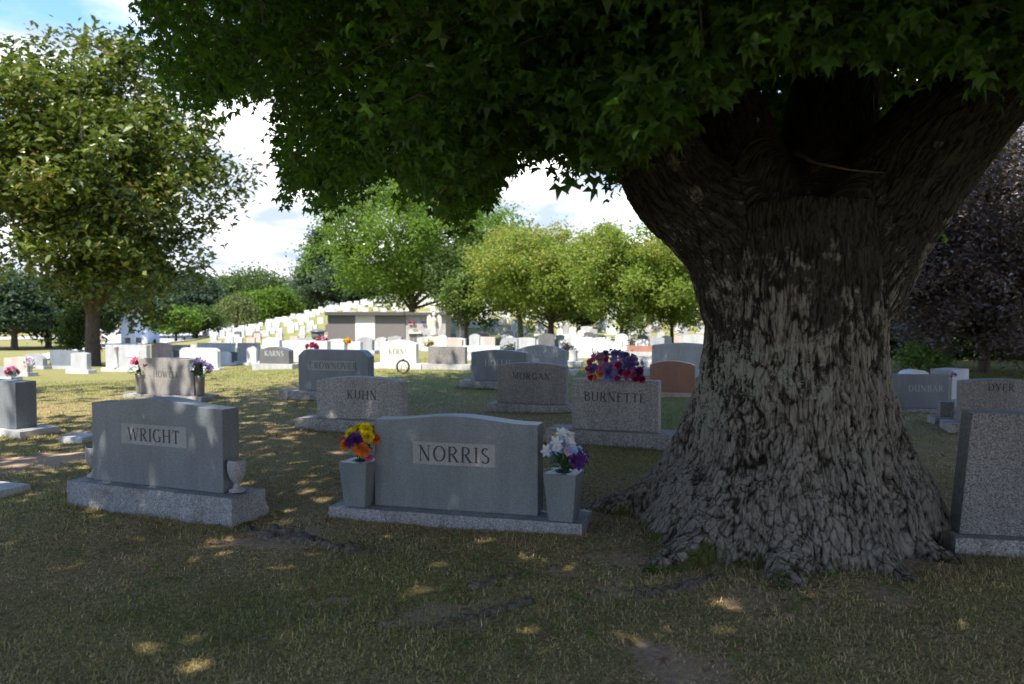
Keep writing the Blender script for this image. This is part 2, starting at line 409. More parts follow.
def text_mesh(s, cap, gap=.14):
    """flat strokes facing -y, centred on x=0, z from 0 to cap; each stroke a hair in front of the last so none are coplanar"""
    V, L, S = [], [], []; x = 0; k = 0
    tot = sum(GL[c][0] for c in s) + gap * (len(s) - 1)
    def quad(p):
        nonlocal k
        o = len(V); y = -.0004 - .00006 * (k % 40); k += 1
        for a, b_ in p: V.append(((a - tot / 2) * cap, y, b_ * cap))
        L.extend(range(o, o + len(p))); S.append(len(p))
    for ch in s:
        adv, st, sf = GL[ch]
        for pts, wd in st:
            P = np.array(pts, float) + [x, 0]
            T = np.gradient(P, axis=0) if len(P) > 2 else np.repeat((P[1] - P[0])[None], 2, 0)
            if wd is not None:
                for a, b_ in zip(P, P[1:]):
                    d = b_ - a; d = d / (np.hypot(*d) + 1e-9); n_ = np.array([-d[1], d[0]]) * wd / 2
                    quad([a - n_, b_ - n_, b_ + n_, a + n_])
            else:
                T = T / (np.hypot(T[:, 0], T[:, 1])[:, None] + 1e-9)
                wv = TN + (TK - TN) * np.abs(T[:, 1]) ** 1.5
                N_ = np.stack([-T[:, 1], T[:, 0]], 1) * (wv / 2)[:, None]
                for i in range(len(P) - 1):
                    quad([P[i] - N_[i], P[i + 1] - N_[i + 1], P[i + 1] + N_[i + 1], P[i] + N_[i]])
        for a, b_, yy in sf:
            y0 = 0 if yy <= .01 else yy - .045
            quad([(a + x, y0), (b_ + x, y0), (b_ + x, y0 + .045), (a + x, y0 + .045)])
        x += adv + gap
    return np_mesh('lettering', np.array(V), L, S)

# ------------------------------------------------------------------ stone materials
M = {}
M['blue'] = granite('blue_grey_granite', (.165, .185, .21), .45, 330, .42)
M['steel'] = granite('steel_grey_granite', (.18, .20, .212), .45, 330, .40)
M['salt'] = granite('salt_and_pepper_granite', (.30, .285, .275), .7, 135, .6, tone=.12, dark=.3)
M['saltdark'] = granite('dark_flecked_granite', (.22, .205, .20), .7, 135, .6, tone=.12, dark=.28)
M['deep'] = granite('coarse_dark_granite', (.185, .178, .178), .7, 150, .6, tone=.14, dark=.25)  # base colour darkened to carry the deeper shade on the tapered stone
M['weathered'] = granite('weathered_grey_granite', (.25, .235, .225), .4, 150, .8, tone=.2, dark=.35)
M['pale'] = granite('pale_grey_granite', (.40, .40, .40), .4, 220, .6)
M['white'] = granite('white_marble', (.56, .56, .54), .15, 120, .55, tone=.08)
M['grey'] = granite('mid_grey_granite', (.30, .30, .31), .5, 200, .6)
M['dark'] = granite('dark_grey_granite', (.12, .12, .125), .4, 200, .4)
M['red'] = granite('red_brown_granite', (.34, .17, .12), .5, 200, .35)
M['pink'] = granite('pink_granite', (.50, .38, .34), .5, 160, .55)
M['pitch'] = granite('rock_pitched_granite', (.30, .285, .275), .6, 110, .9, bump=.8, tone=.2)
M['pitchblue'] = granite('rock_pitched_grey_granite', (.27, .275, .29), .5, 150, .9, bump=.8, tone=.2)
M['panel'] = granite('frosted_panel', (.33, .325, .315), .35, 330, .8)
M['ink'] = flat('engraved_letters', (.045, .045, .048), .8)
M['inksoft'] = flat('worn_engraved_letters', (.10, .10, .105), .8)
M['chalk'] = flat('frosted_letters', (.42, .43, .45), .8)

# ------------------------------------------------------------------ headstones
def tablet_mesh(wd, ht, th, shape, drop, taper=0, bev=.006):
    n = 26; top = []
    for k in range(n + 1):
        u = -1 + 2 * k / n
        if shape == 'serp': f = (math.cos(math.pi * min(1, abs(u) / .92)) + 1) / 2
        elif shape == 'oval': f = 1 - u * u
        elif shape == 'dome': f = math.sqrt(max(0, 1 - u * u * .96))
        elif shape == 'shoulder':
            f = 1 if abs(u) < .84 else 0.0
            f = 1 - float(sst(.80, 1.0, abs(u))) * 1.0
        elif shape == 'gable': f = 1 - abs(u)
        else: f = 1
        top.append((u * wd / 2, ht - drop + drop * f))
    pts = [(-wd / 2 * (1 + taper), 0)] + top + [(wd / 2 * (1 + taper), 0)]
    bm = bmesh.new()
    a = [bm.verts.new((x, 0, z)) for x, z in pts]; b_ = [bm.verts.new((x, th, z)) for x, z in pts]
    fa = bm.faces.new(a); fb = bm.faces.new(b_[::-1])
    for k in range(len(pts)): bm.faces.new((a[k], b_[k], b_[(k + 1) % len(pts)], a[(k + 1) % len(pts)]))
    if bev:
        ed = list(fa.edges) + list(fb.edges) + [e for e in bm.edges if e not in fa.edges and e not in fb.edges and (e.verts[0] in (a[0], a[1], a[-1], a[-2]) or e.verts[1] in (a[0], a[1], a[-1], a[-2]))]
        bmesh.ops.bevel(bm, geom=list(set(ed)), offset=bev, segments=2, affect='EDGES', profile=.6)
    return bm_mesh(bm, 'tablet')
def base_mesh(wd, dp, ht, rough, seed, sink=.06, batter=.012):
    """base with its top at z=0..ht; sides rock pitched by `rough` metres"""
    nx_ = max(2, int(wd / .035)) if rough else 1; ny_ = max(2, int(dp / .05)) if rough else 1; nz_ = max(2, int((ht + sink) / .035)) if rough else 1
    bm = bmesh.new(); add_box(bm, -wd / 2, wd / 2, -dp / 2, dp / 2, -sink, ht)
    if rough:
        for ax, n_ in ((0, nx_), (1, ny_), (2, nz_)):
            lo = (-wd / 2, -dp / 2, -sink)[ax]; hi = (wd / 2, dp / 2, ht)[ax]
            for k in range(1, n_):
                co = [0, 0, 0]; no = [0, 0, 0]; co[ax] = lo + (hi - lo) * k / n_; no[ax] = 1
                bmesh.ops.bisect_plane(bm, geom=bm.verts[:] + bm.edges[:] + bm.faces[:], plane_co=co, plane_no=no)
        bm.verts.ensure_lookup_table()
        P = np.array([v_.co for v_ in bm.verts]); q = P * [9, 9, 13] + seed * 3.7
        nn = fbm(q, 3); n2_ = fbm(P * [4, 4, 5] + seed, 2)
        for v_, a, c in zip(bm.verts, nn, n2_):
            f = float(1 - sst(ht - .03, ht, v_.co.z)) * rough * (1.8 * a + 1.2 * c - 1.35)
            g = batter * float(1 - sst(-sink, ht, v_.co.z))
            if abs(abs(v_.co.y) - dp / 2) < 1e-4: v_.co.y += math.copysign(f + g, v_.co.y)
            if abs(abs(v_.co.x) - wd / 2) < 1e-4: v_.co.x += math.copysign(f + g, v_.co.x)
            if v_.co.z > ht - 1e-4: v_.co.z -= .004 * float(a)
    else:
        bmesh.ops.bevel(bm, geom=bm.edges[:], offset=.008, segments=2, affect='EDGES')
    return bm_mesh(bm, 'base', False)

def placed(pl, pr, d, rot):
    """front line of a stone from the pixel columns of its two front edges, the depth at its middle and its turn"""
    cxm = (pl + pr) / 2; c = Vector(((cxm - CX) / F * d, d)); dv = Vector((math.cos(rot), -math.sin(rot)))
    out = []
    for p in (pl, pr):
        k = (p - CX) / F            # x = k*y
        s = (k * c.y - c.x) / (dv.x - k * dv.y); out.append(c + dv * s)
    return (out[0] + out[1]) / 2, (out[1] - out[0]).length
HS = {}
def headstone(key, pl, pr, d, top, label, rot=17, th=.17, shape='serp', drop=.04, mat='salt', base_h=.14, mx=(.15, .15), base_d=.36, rough=.018, base_mat='pitch',
              text=None, cap=.1, text_z=.68, text_x=0, ink='ink', panel=None, taper=0, group=None, name='headstone', pfx=0):
    r = R(rot); c, wd = placed(pl, pr, d, r)
    g = gz(c.x, c.y); ztop = pt((pl + pr) / 2, top, c.y).z
    root = thing(name, (c.x, c.y, g), -r, label, 'headstone', group)
    ht = max(.12, ztop - g - base_h)
    obj('tablet', tablet_mesh(wd, ht, th, shape, drop, taper), M[mat], root, (0, 0, base_h + .001))
    if base_h > 0.01:
        bw = wd + mx[0] + mx[1]
        obj('base', base_mesh(bw, base_d, base_h, rough, len(HS) + 1.3), M[base_mat], root, ((mx[1] - mx[0]) / 2, th / 2, 0))
    if text:
        par, yy = root, -.001
        zt = base_h + ht * text_z
        if panel:
            pw, ph = panel
            p_ = obj('name_panel', box_mesh(-pw / 2, pw / 2, -.003, .004, -ph / 2, ph / 2, bev=.001), M['panel'], root, (text_x, 0, zt))
            obj('lettering', text_mesh(text, cap), M[ink], p_, (0, -.0032, -cap / 2))
        else:
            obj('lettering', text_mesh(text, cap), M[ink], root, (text_x, -.0008, zt - cap / 2))
    HS[key] = (root, wd, ht, base_h, th, base_d)
    return root
def on_stone(key, lx, ly, lz):
    root = HS[key][0]; return root.matrix_basis @ Vector((lx, ly, lz))

# the named stones near the camera
headstone('norris', 373.5, 538, 5.45, 416.5, 'steel grey headstone lettered NORRIS between two square flower vases', 15, .17, 'serp', .04, 'steel', .09, (.30, .32), .40, .006, 'pitchblue', 'NORRIS', .108, .60, .0, 'ink', (.60, .155))
headstone('wright', 90, 221, 5.70, 399, 'blue grey headstone lettered WRIGHT on a rock faced base with a small urn', 22, .165, 'serp', .05, 'blue', .19, (.16, .15), .34, .034, 'pitchblue', 'WRIGHT', .094, .585, -.01, 'ink', (.62, .15))
headstone('kuhn', 316, 401, 9.65, 377, 'pinkish grey speckled headstone lettered KUHN behind the yellow and orange bouquet', 18, .17, 'oval', .05, 'salt', .15, (.22, .22), .40, .016, 'pitch', 'KUHN', .11, .58, .05)
headstone('crown', 298, 368, 12.9, 350, 'blue grey arched headstone lettered CROWNOVER behind KUHN', 18, .2, 'shoulder', .10, 'blue', .16, (.30, .3), .42, .02, 'pitch', 'CROWNOVER', .105, .62, 0, 'inksoft', (.80, .16))
headstone('howell', 138, 193, 13.2, 358, 'weathered grey headstone lettered HOWELL between two small flower vases', 20, .22, 'oval', .03, 'weathered', .08, (.24, .24), .42, .012, 'pitch', 'HOWELL', .10, .55, 0, 'ink')
headstone('morgan', 497, 566, 11.55, 363, 'speckled grey headstone lettered MORGAN left of the flower topped stone', 17, .17, 'oval', .045, 'saltdark', .12, (.12, .12), .36, .012, 'pitch', 'MORGAN', .10, .68, 0)
headstone('burnette', 572, 659, 8.6, 380, 'speckled grey flat topped headstone lettered BURNETTE under a large flower saddle', 20, .17, 'flat', 0, 'salt', .16, (.26, .2), .40, .018, 'pitch', 'BURNETTE', .10, .66, 0)
headstone('hollis', 471, 526, 15.0, 350, 'smooth blue grey headstone with frosted lettering behind MORGAN', 17, .2, 'oval', .05, 'blue', .15, (.22, .2), .40, .016, 'pitch', 'HOLLIS', .12, .58, .0, 'chalk')
headstone('harding', 515, 566, 18.4, 345, 'pale arched headstone dappled with light, topmost over MORGAN', 17, .2, 'oval', .14, 'grey', .12, (.2, .2), .40, .01, 'pale', 'HARDING', .14, .66, 0, 'chalk')
headstone('redstone', 650, 695, 13.7, 361, 'polished red brown headstone beside the big trunk', 18, .12, 'oval', .07, 'red', .08, (.1, .2), .34, .012, 'pink')
headstone('huffman', 652, 714, 17.9, 343, 'long pale headstone with frosted lettering behind the red brown one', 17, .2, 'oval', .06, 'pale', .18, (.2, .2), .42, .01, 'pale', 'HUFFMAN', .14, .62, 0, 'chalk')
headstone('dunbar', 890, 950, 11.5, 375, 'low grey headstone with dappled light right of the big trunk', 6, .16, 'flat', 0, 'blue', .05, (.1, .1), .3, .006, 'pitch', 'DUNBAR', .09, .60, .1, 'chalk')
headstone('dyer', 962, 1044, 9.4, 379.5, 'dark flecked headstone lettered DYER behind the tapered one', 14, .17, 'oval', .035, 'saltdark', .12, (.15, .15), .36, .014, 'pitch', 'DYER', .085, .82, .0, 'ink')
headstone('tapered', 974, 1128, 4.72, 415, 'coarse speckled grey headstone with tapering sides at the right edge of the big roots', 12, .19, 'flat', 0, 'deep', .10, (.10, .1), .36, .01, 'pitch', taper=.14)
headstone('leftmost', -44, 14, 9.6, 381, 'smooth grey headstone with a dark polished end on a thin slab, left of WRIGHT', 24, .26, 'flat', 0, 'blue', .07, (.2, .24), .5, .004, 'pale')
# small pieces at the right
headstone('whitedome', 906, 931, 15.5, 370, 'white round topped headstone peeping over the dappled low stone', 0, .3, 'dome', .12, 'white', .1, (.06, .06), .4, .0, 'white')
headstone('whitebox', 953, 970, 12.2, 369.5, 'tall pale square headstone behind DYER with a bright flank', -35, .33, 'flat', 0, 'pale', .1, (.06, .06), .5, .0, 'pale')
headstone('smallpost', 942, 956, 10.2, 402, 'small square grey stone post on a slab left of DYER', 10, .14, 'flat', 0, 'saltdark', .10, (.08, .2), .3, .006, 'pitch', name='stone_post')
# flat slabs and markers
def marker(px, py, wd, dp, ht, rot, mat, label):
    p = at(px, py); me = base_mesh(wd, dp, ht, .004, px)
    o = obj('flat_marker', me, M[mat], None, p); o.rotation_euler = (0, 0, -R(rot)); return tag(o, label, 'grave marker', 'flat grave markers')
marker(-6, 493, .42, .30, .06, 20, 'pale', 'low flat slab cut off by the left edge, nearer than the smooth grey headstone')
marker(82, 440, .34, .30, .07, 20, 'pale', 'small flat marker just behind the left end of WRIGHT')

# ------------------------------------------------------------------ flowers and vases
def petals(spec, seed, cup=.3):
    """spec: list of (count, r_in, r_out, tilt, width, z)"""
    r = random.Random(seed); V, L, S = [], [], []
    for cnt, ri, ro, tilt, wd, z in spec:
        a0 = r.random() * 6
        for k in range(cnt):
            a = a0 + 2 * math.pi * k / cnt + r.uniform(-.12, .12); tl = tilt + r.uniform(-.2, .2); le = ro * r.uniform(.85, 1.12)
            ca, sa = math.cos(a), math.sin(a); ct, st = math.cos(tl), math.sin(tl)
            def P(l, s, dz): 
                x_, z_ = ri + l * ct, z + l * st + dz; return (ca * x_ - sa * s, sa * x_ + ca * s, z_)
            o = len(V)
            V += [P(0, -wd * .25, 0), P(le * .6, -wd * .5, cup * wd * .5), P(le, 0, -cup * .15 * wd), P(le * .6, wd * .5, cup * wd * .5), P(0, wd * .25, 0), P(le * .55, 0, -cup * wd * .2)]
            for q in ((0, 1, 5), (1, 2, 5), (2, 3, 5), (3, 4, 5), (4, 0, 5)): L.extend(o + i for i in q); S.append(3)
    return np.array(V), L, S
MUM = [(13, .004, .036, .0, .020, -.004), (13, .004, .036, .3, .020, 0), (11, .003, .031, .65, .018, .004), (9, .002, .026, 1.0, .016, .006), (6, .001, .022, 1.3, .014, .008)]
LILY = [(6, .004, .052, .45, .026, 0), (5, .002, .03, .9, .014, .004)]
HYD = [(5, .002, .027, .2, .028, 0), (4, .001, .02, .7, .022, .004)]
_fl = {}
def flower_me(kind, colname, col, seed=0):
    k = (kind, colname)
    if k not in _fl:
        V, L, S = petals({'mum': MUM, 'lily': LILY, 'hyd': HYD}[kind], hash(colname) % 97 if False else len(_fl))
        me = np_mesh('flower', V, L, S, False)
        mm, t, b = newmat(colname + '_petal')
        v = t.add('ShaderNodeTexCoord').outputs['Object']
        t.k.new(t.mix(t.noise(v, 60, 2), tuple(x * .7 for x in col), tuple(min(.95, x * 1.25) for x in col)), b.inputs['Base Color'])
        b.inputs['Roughness'].default_value = .7
        tr = t.add('ShaderNodeBsdfTranslucent', i={'Color': (*col, 1)})
        t.k.new(t.add('ShaderNodeMixShader', i={0: .3, 1: b.outputs[0], 2: tr.outputs[0]}).outputs[0], t.n['Material Output'].inputs['Surface'])
        me.materials.append(mm); _fl[k] = me
    return _fl[k]
FC = {'yellow': (.80, .62, .02), 'orange': (.78, .22, .03), 'purple': (.10, .02, .19), 'paleblue': (.42, .52, .85), 'white': (.78, .78, .80), 'palepink': (.75, .50, .66), 'pink': (.62, .15, .33),
      'red': (.55, .03, .05), 'periwinkle': (.30, .28, .62), 'violet': (.20, .12, .42), 'lilac': (.46, .30, .55), 'crimson': (.38, .02, .10), 'rose': (.68, .30, .42), 'cream': (.75, .66, .42)}
M['stem'] = flat('plastic_leaf', (.035, .09, .03), .5, .4, 60)
M['liner'] = flat('green_plastic', (.015, .05, .03), .4)
def leafy_mesh(n, rad, zc, size, seed, flat_=.6):
    r = random.Random(seed); V, L, S = [], [], []
    for k in range(n):
        a = r.random() * 6.283; q = rad * math.sqrt(r.random()); z = zc + r.uniform(-1, 1) * rad * flat_
        el = r.uniform(-.5, .9); le = size * r.uniform(.6, 1.2); wd = le * .4
        ca, sa = math.cos(a), math.sin(a); ce, se = math.cos(el), math.sin(el)
        def P(l, s): x_ = q + l * ce; return (ca * x_ - sa * s, sa * x_ + ca * s, z + l * se)
        o = len(V); V += [P(0, 0), P(le * .5, -wd / 2), P(le, 0), P(le * .5, wd / 2)]; L.extend(range(o, o + 4)); S.append(4)
    return np.array(V), L, S
def stems_mesh(n, rad, z0, z1, seed):
    r = random.Random(seed); l = []
    for k in range(n):
        a = r.random() * 6.28; q = rad * r.random()
        l.append(([(0, 0, z0), (q * .4 * math.cos(a), q * .4 * math.sin(a), (z0 + z1) / 2), (q * math.cos(a), q * math.sin(a), z1)], [.003] * 3))
    return tubes_mesh('stems', l, 5)
def bouquet(loc, heads, label, group=None, leaf=(40, .06, .03, .07), name='bouquet', stems=(8, .05, -.10, .05), seed=1, scale=1.0):
    root = thing(name, loc, 0, label, 'flowers', group)
    V, L, S = leafy_mesh(*leaf, seed)
    obj('foliage', np_mesh('foliage', V, L, S), M['stem'], root)
    if stems: obj('stems', stems_mesh(*stems, seed), M['stem'], root)
    r = random.Random(seed)
    for kind, cn, x, y, z, s in heads:
        o = obj('flower', flower_me(kind, cn, FC[cn]), None, root, (x, y, z)); o.scale = (s,) * 3
        nrm = Vector((x, y * 1.5 - .07, max(.02, z * .45))).normalized()
        o.rotation_euler = nrm.to_track_quat('Z', 'Y').to_euler()
    root.scale = (scale,) * 3
    return root
def square_vase(key, px, py_bot, lx_unused, label, wt=.225, wb=.165, ht=.315):
    root, wd, h_, bh, th, bd = HS[key]
    zb = root.location.z + bh
    d = (H - zb) * F / (py_bot - HZ); X_ = (px - CX) / F * d
    t_ = thing('square_vase', (X_, d + wb / 2, zb + .002), root.rotation_euler.z - R(4), label, 'vase', 'square granite vases beside NORRIS')
    bm = bmesh.new(); ring = lambda w_, z: [bm.verts.new((sx * w_ / 2, sy * w_ / 2, z)) for sx, sy in ((-1, -1), (1, -1), (1, 1), (-1, 1))]
    a, b_ = ring(wb, 0), ring(wt, ht); bm.faces.new(a[::-1])
    for k in range(4): bm.faces.new((a[k], a[(k + 1) % 4], b_[(k + 1) % 4], b_[k]))
    n = 16; circ = [bm.verts.new((.055 * math.cos(2 * math.pi * k / n + math.pi / 4 + math.pi), .055 * math.sin(2 * math.pi * k / n + math.pi / 4 + math.pi), ht)) for k in range(n)]
    low = [bm.verts.new((v_.co.x * .8, v_.co.y * .8, ht - .14)) for v_ in circ]
    for q in range(4):
        seg = [circ[(q * 4 + k) % n] for k in range(5)]
        bm.faces.new([b_[q], b_[(q + 1) % 4]] + seg[::-1]) if False else None
    for q in range(4):      # rim between the square edge and the round hole
        seg = [circ[(q * 4 + k) % n] for k in range(5)]
        bm.faces.new([b_[q], b_[(q + 1) % 4]] + seg[::-1])
    for k in range(n): bm.faces.new((circ[k], circ[(k + 1) % n], low[(k + 1) % n], low[k]))
    bm.faces.new(low)
    bmesh.ops.bevel(bm, geom=[e for e in bm.edges if all(v_ in a + b_ for v_ in e.verts)], offset=.004, segments=2, affect='EDGES')
    obj('vase_body', bm_mesh(bm), M['steel'], t_)
    obj('liner', lathe([(.034, ht - .13), (.045, ht + .006), (.040, ht + .006), (.03, ht - .1)], 14), M['liner'], t_)
    return Vector((X_, d + wb / 2, zb + ht))
vl = square_vase('norris', 357, 509, 0, 'square tapered granite vase holding yellow and orange flowers, left of NORRIS')
vr = square_vase('norris', 565, 524, 0, 'square tapered granite vase holding blue and white flowers, right of NORRIS')
hd = [('mum', 'yellow', -.055, -.03, .19, 1.35), ('mum', 'yellow', .045, -.02, .225, 1.5), ('mum', 'yellow', .10, .02, .215, 1.3), ('mum', 'yellow', .07, -.06, .18, 1.2), ('mum', 'purple', -.01, -.10, .165, 1.4), ('mum', 'purple', -.05, -.085, .155, 1.1),
      ('mum', 'orange', -.09, -.05, .125, 1.2), ('mum', 'orange', .015, -.10, .11, 1.45), ('mum', 'orange', .045, -.09, .085, 1.2), ('mum', 'orange', .115, -.03, .16, 1.2), ('mum', 'yellow', -.02, .03, .225, 1.2), ('mum', 'red', -.105, 0, .14, 1.1),
      ('mum', 'orange', .12, .05, .13, 1.1), ('mum', 'yellow', -.08, .05, .18, 1.2), ('mum', 'orange', .01, .09, .17, 1.2), ('mum', 'pink', .07, -.05, .03, .8)]
bouquet(vl, hd, 'yellow, orange and purple artificial mums in the vase left of NORRIS', 'cemetery flowers', (60, .07, .09, .07), seed=3, stems=(9, .06, -.08, .12))
hd = []
rr = random.Random(11)
for k in range(34):
    a = rr.random() * 6.283; q = rr.random() ** .6; cn = rr.choice(['paleblue'] * 6 + ['white'] * 2)
    x, y, z = .12 * q * math.cos(a) + .015, .10 * q * math.sin(a), .19 - .07 * q * q + rr.uniform(-.02, .02)
    if abs(x) < .03 and y < -.03: cn = 'palepink'
    hd.append(('hyd', cn, x, y, z, 1.4))
for x, y, z in ((-.05, -.05, .20), (.0, 0, .25), (.03, .0, .24), (-.015, -.03, .255), (-.11, -.03, .14)): hd.append(('lily', 'white', x, y, z, .95))
for x, y, z in ((.06, -.11, .10), (.09, -.10, .11), (.11, -.07, .09), (.08, -.11, .07), (.125, -.04, .12)): hd.append(('lily', 'purple', x, y, z, .9))
hd.append(('mum', 'yellow', -.05, .02, .215, .9))
bouquet(vr, hd, 'pale blue, pink and white bouquet with purple irises in the vase right of NORRIS', 'cemetery flowers', (70, .075, .07, .075), seed=5, stems=(9, .06, -.08, .12))
# white flower leaning between the stone and the right vase, and petals dropped on the base
p = pt(549, 452, 5.42); r_ = thing('loose_flower', p, 0, 'single white flower leaning out beside the right end of NORRIS', 'flower')
o = obj('flower', flower_me('lily', 'white', FC['white']), None, r_); o.scale = (1.1,) * 3; o.rotation_euler = (R(50), R(-15), 0)
obj('stem', tubes_mesh('stem', [([(0, 0, 0), (.06, .02, -.06), (.12, -.08, -.13)], [.003] * 3)], 5), M['stem'], r_)
for px, py, sc_, lb in ((548, 516, 1.1, 'white fabric petal lying on the base between NORRIS and the right vase'), (586, 515, .9, 'white fabric petal lying at the right end of the NORRIS base'), (549, 527, .6, 'small white petal scrap at the front edge of the NORRIS base')):
    root = HS['norris'][0]; zb = root.location.z + .09; d = (H - zb) * F / (py - HZ)
    o = obj('fallen_petal', flower_me('lily', 'white', FC['white']).copy(), None, None, ((px - CX) / F * d, d, zb + .012)); o.scale = (sc_, sc_, sc_ * .5)
    o.rotation_euler = (R(8), 0, px); tag(o, lb, 'petal', 'fallen white petals')
# saddle of flowers on BURNETTE
root, wd, ht, bh, th, bd = HS['burnette']
loc = on_stone('burnette', .0, th / 2, bh + ht + .002)
rr = random.Random(21); heads = []
while len(heads) < 98:
    u = rr.uniform(-1, 1); zm = .285 * math.sqrt(max(0, 1 - abs(u) ** 2.6)); z = rr.uniform(.0, .30)
    if z > zm + .015: continue
    back = rr.random() < .18; y = -.15 * math.sqrt(max(0, 1 - (z / .32) ** 2)) * (.6 + .4 * math.sqrt(1 - u * u)) + rr.uniform(-.02, .02)
    if back: y = -y
    cn = rr.choice(['lilac', 'lilac', 'lilac', 'rose', 'rose', 'pink', 'pink', 'violet', 'palepink', 'periwinkle', 'periwinkle', 'crimson'])
    if z < .07 and u < -.3: cn = rr.choice(['orange', 'pink', 'red'])
    if z < .10 and u > .1: cn = rr.choice(['red', 'crimson', 'pink', 'purple'])
    if u > .4 and z > .1: cn = rr.choice(['violet', 'periwinkle', 'violet', 'lilac'])
    heads.append((rr.choice(['mum', 'mum', 'mum', 'lily', 'hyd']), cn, u * .31, y, z + .015, rr.uniform(1.0, 1.45)))
b_ = bouquet(loc, heads, 'large saddle of pink, violet and red flowers on top of BURNETTE', 'cemetery flowers', (420, .12, .12, .045, .6), 'flower_saddle', None, 8)
for q_ in b_.children:
    if q_.name.startswith('foliage'): q_.scale = (2.0, .6, .9)
b_.rotation_euler = (0, 0, -R(20))
# urns at WRIGHT
urn = [(.055, 0), (.055, .012), (.035, .02), (.018, .045), (.02, .06), (.045, .085), (.062, .13), (.066, .18), (.058, .205), (.062, .212), (.052, .212), (.045, .19)]
ume = lathe(urn, 24)
_hw = HS['wright'][1] / 2
for lx, lb in ((_hw + .068, 'small turned grey stone urn on the right end of the WRIGHT base'), (-_hw - .05, 'small turned grey stone urn half hidden at the left end of WRIGHT')):
    p = on_stone('wright', lx, .06, .201); o = obj('stone_urn', ume, M['grey'], None, p); tag(o, lb, 'urn', 'turned urns beside WRIGHT'); o.scale = (1, 1, 1.06)
# HOWELL vases and flowers
M['bronze'] = flat('grey_metal_vase', (.22, .2, .18), .5)
vme = lathe([(.06, 0), (.065, .01), (.075, .28), (.085, .33), (.08, .33), (.065, .2)], 16)
for lx, cn, c2, lb, lf in ((-.60, 'red', 'pink', 'red flowers in the vase left of HOWELL', 'grey metal vase holding red flowers left of HOWELL'), (.66, 'white', 'lilac', 'white flowers in the vase right of HOWELL', 'grey metal vase holding white flowers right of HOWELL')):
    p = on_stone('howell', lx, .05, .082); o = obj('metal_vase', vme, M['bronze'], None, p); tag(o, lf, 'vase', 'vases beside HOWELL')
    rr = random.Random(len(lb)); hh = []
    for k in range(12):
        a = rr.random() * 6.28; q = rr.random() ** .5; hh.append(('lily', rr.choice([cn, cn, c2]) , .17 * q * math.cos(a), .13 * q * math.sin(a), .12 + .12 * (1 - q * q), 1.5))
    bouquet(p + Vector((0, 0, .33)), hh, lb, 'cemetery flowers', (50, .12, .06, .14), seed=len(lb))

# ------------------------------------------------------------------ middle rows of headstones (each by its place in the photograph)
mid = [  # left px, right px, depth, top, material, shape, drop, turn, label
 (-8, 9, 381, 367, 'grey', 'flat', 0, 20, 'grey square headstone behind the smooth one at the left edge'),
 (3, 26, 376, 357, 'pink', 'serp', .04, 20, 'pale pinkish headstone with a pink flower at its foot'),
 (21, 42, 369, 353.5, 'grey', 'dome', .3, 20, 'dark round shouldered headstone left of the wide grey one'),
 (49, 78, 369, 350.5, 'blue', 'flat', .0, 14, 'wide blue grey headstone in front of the driveway'),
 (70, 86, 373.5, 352.5, 'pale', 'oval', .04, 17, 'upright pale headstone just left of the glossy leaved tree'),
 (105, 146, 371.5, 345, 'pale', 'flat', 0, 17, 'large pale grey headstone with a carved pillar, right of the glossy leaved tree'),
 (151, 169, 365, 343.5, 'pink', 'oval', .05, 17, 'pink headstone over the left shoulder of HOWELL'),
 (171, 188, 361, 345, 'dark', 'flat', 0, 17, 'dark headstone behind the pink one above HOWELL'),
 (179, 217, 371, 348, 'white', 'shoulder', .12, 17, 'broad white headstone behind HOWELL'),
 (197, 233, 362, 343, 'white', 'flat', 0, 17, 'long white headstone behind the broad white one'),
 (237, 258, 364, 343, 'pale', 'flat', 0, 14, 'pale upright headstone right of a yellow grass patch'),
 (259, 288.5, 20.3, 347, 'dark', 'oval', .09, 17, 'dark grey headstone lettered KARNS'),
 (283, 327, 24.0, 341, 'white', 'flat', 0, 17, 'wide white headstone directly behind KARNS'),
 (262, 279, 33.0, 338, 'white', 'oval', .08, 17, 'white round headstone in the row above KARNS'),
 (297, 322, 31.0, 338, 'grey', 'flat', 0, 17, 'grey low headstone beneath the dark top urn'),
 (328, 344, 27.0, 339, 'white', 'oval', .06, 17, 'white headstone just over CROWNOVER'),
 (350, 360, 29.0, 342, 'white', 'flat', 0, 17, 'small white headstone in front of the long tomb'),
 (356, 372, 31.0, 337, 'grey', 'oval', .12, 17, 'grey round headstone against the pale panel of the tomb'),
 (380, 416, 20.2, 340, 'white', 'oval', .1, 10, 'bright white headstone with a dark wreath at its foot'),
 (428, 465, 20.0, 347, 'saltdark', 'flat', 0, 12, 'squarish mottled grey headstone left of the blue grey one'),
 (446, 462, 30.0, 338, 'pink', 'oval', .07, 12, 'cream headstone behind the mottled grey one'),
 (463, 472, 24.0, 356, 'pale', 'flat', 0, 12, 'small pale headstone squeezed behind the blue grey stone'),
 (462, 500, 27.0, 346, 'white', 'flat', 0, 12, 'long low white headstone behind the blue grey stone'),
 (569, 576, 21.0, 350, 'white', 'flat', 0, 17, 'narrow white headstone right of the arched dappled one'),
 (579, 592, 26.0, 346, 'white', 'oval', .06, 17, 'white headstone left of the flower saddle'),
 (627, 653, 28.0, 346, 'red', 'flat', 0, 17, 'reddish headstone just right of the flower saddle'),
 (632, 652, 21.0, 359, 'white', 'flat', 0, 17, 'low white headstone under the reddish one'),
 (600, 622, 33.0, 341, 'white', 'flat', 0, 17, 'white headstone behind the flower saddle'),
 (500, 514, 33.0, 342, 'grey', 'flat', 0, 17, 'grey headstone left of the arched dappled one'),
 (889, 894, 12.5, 378, 'pale', 'flat', 0, 6, 'narrow pale headstone peeping past the big trunk'),
]
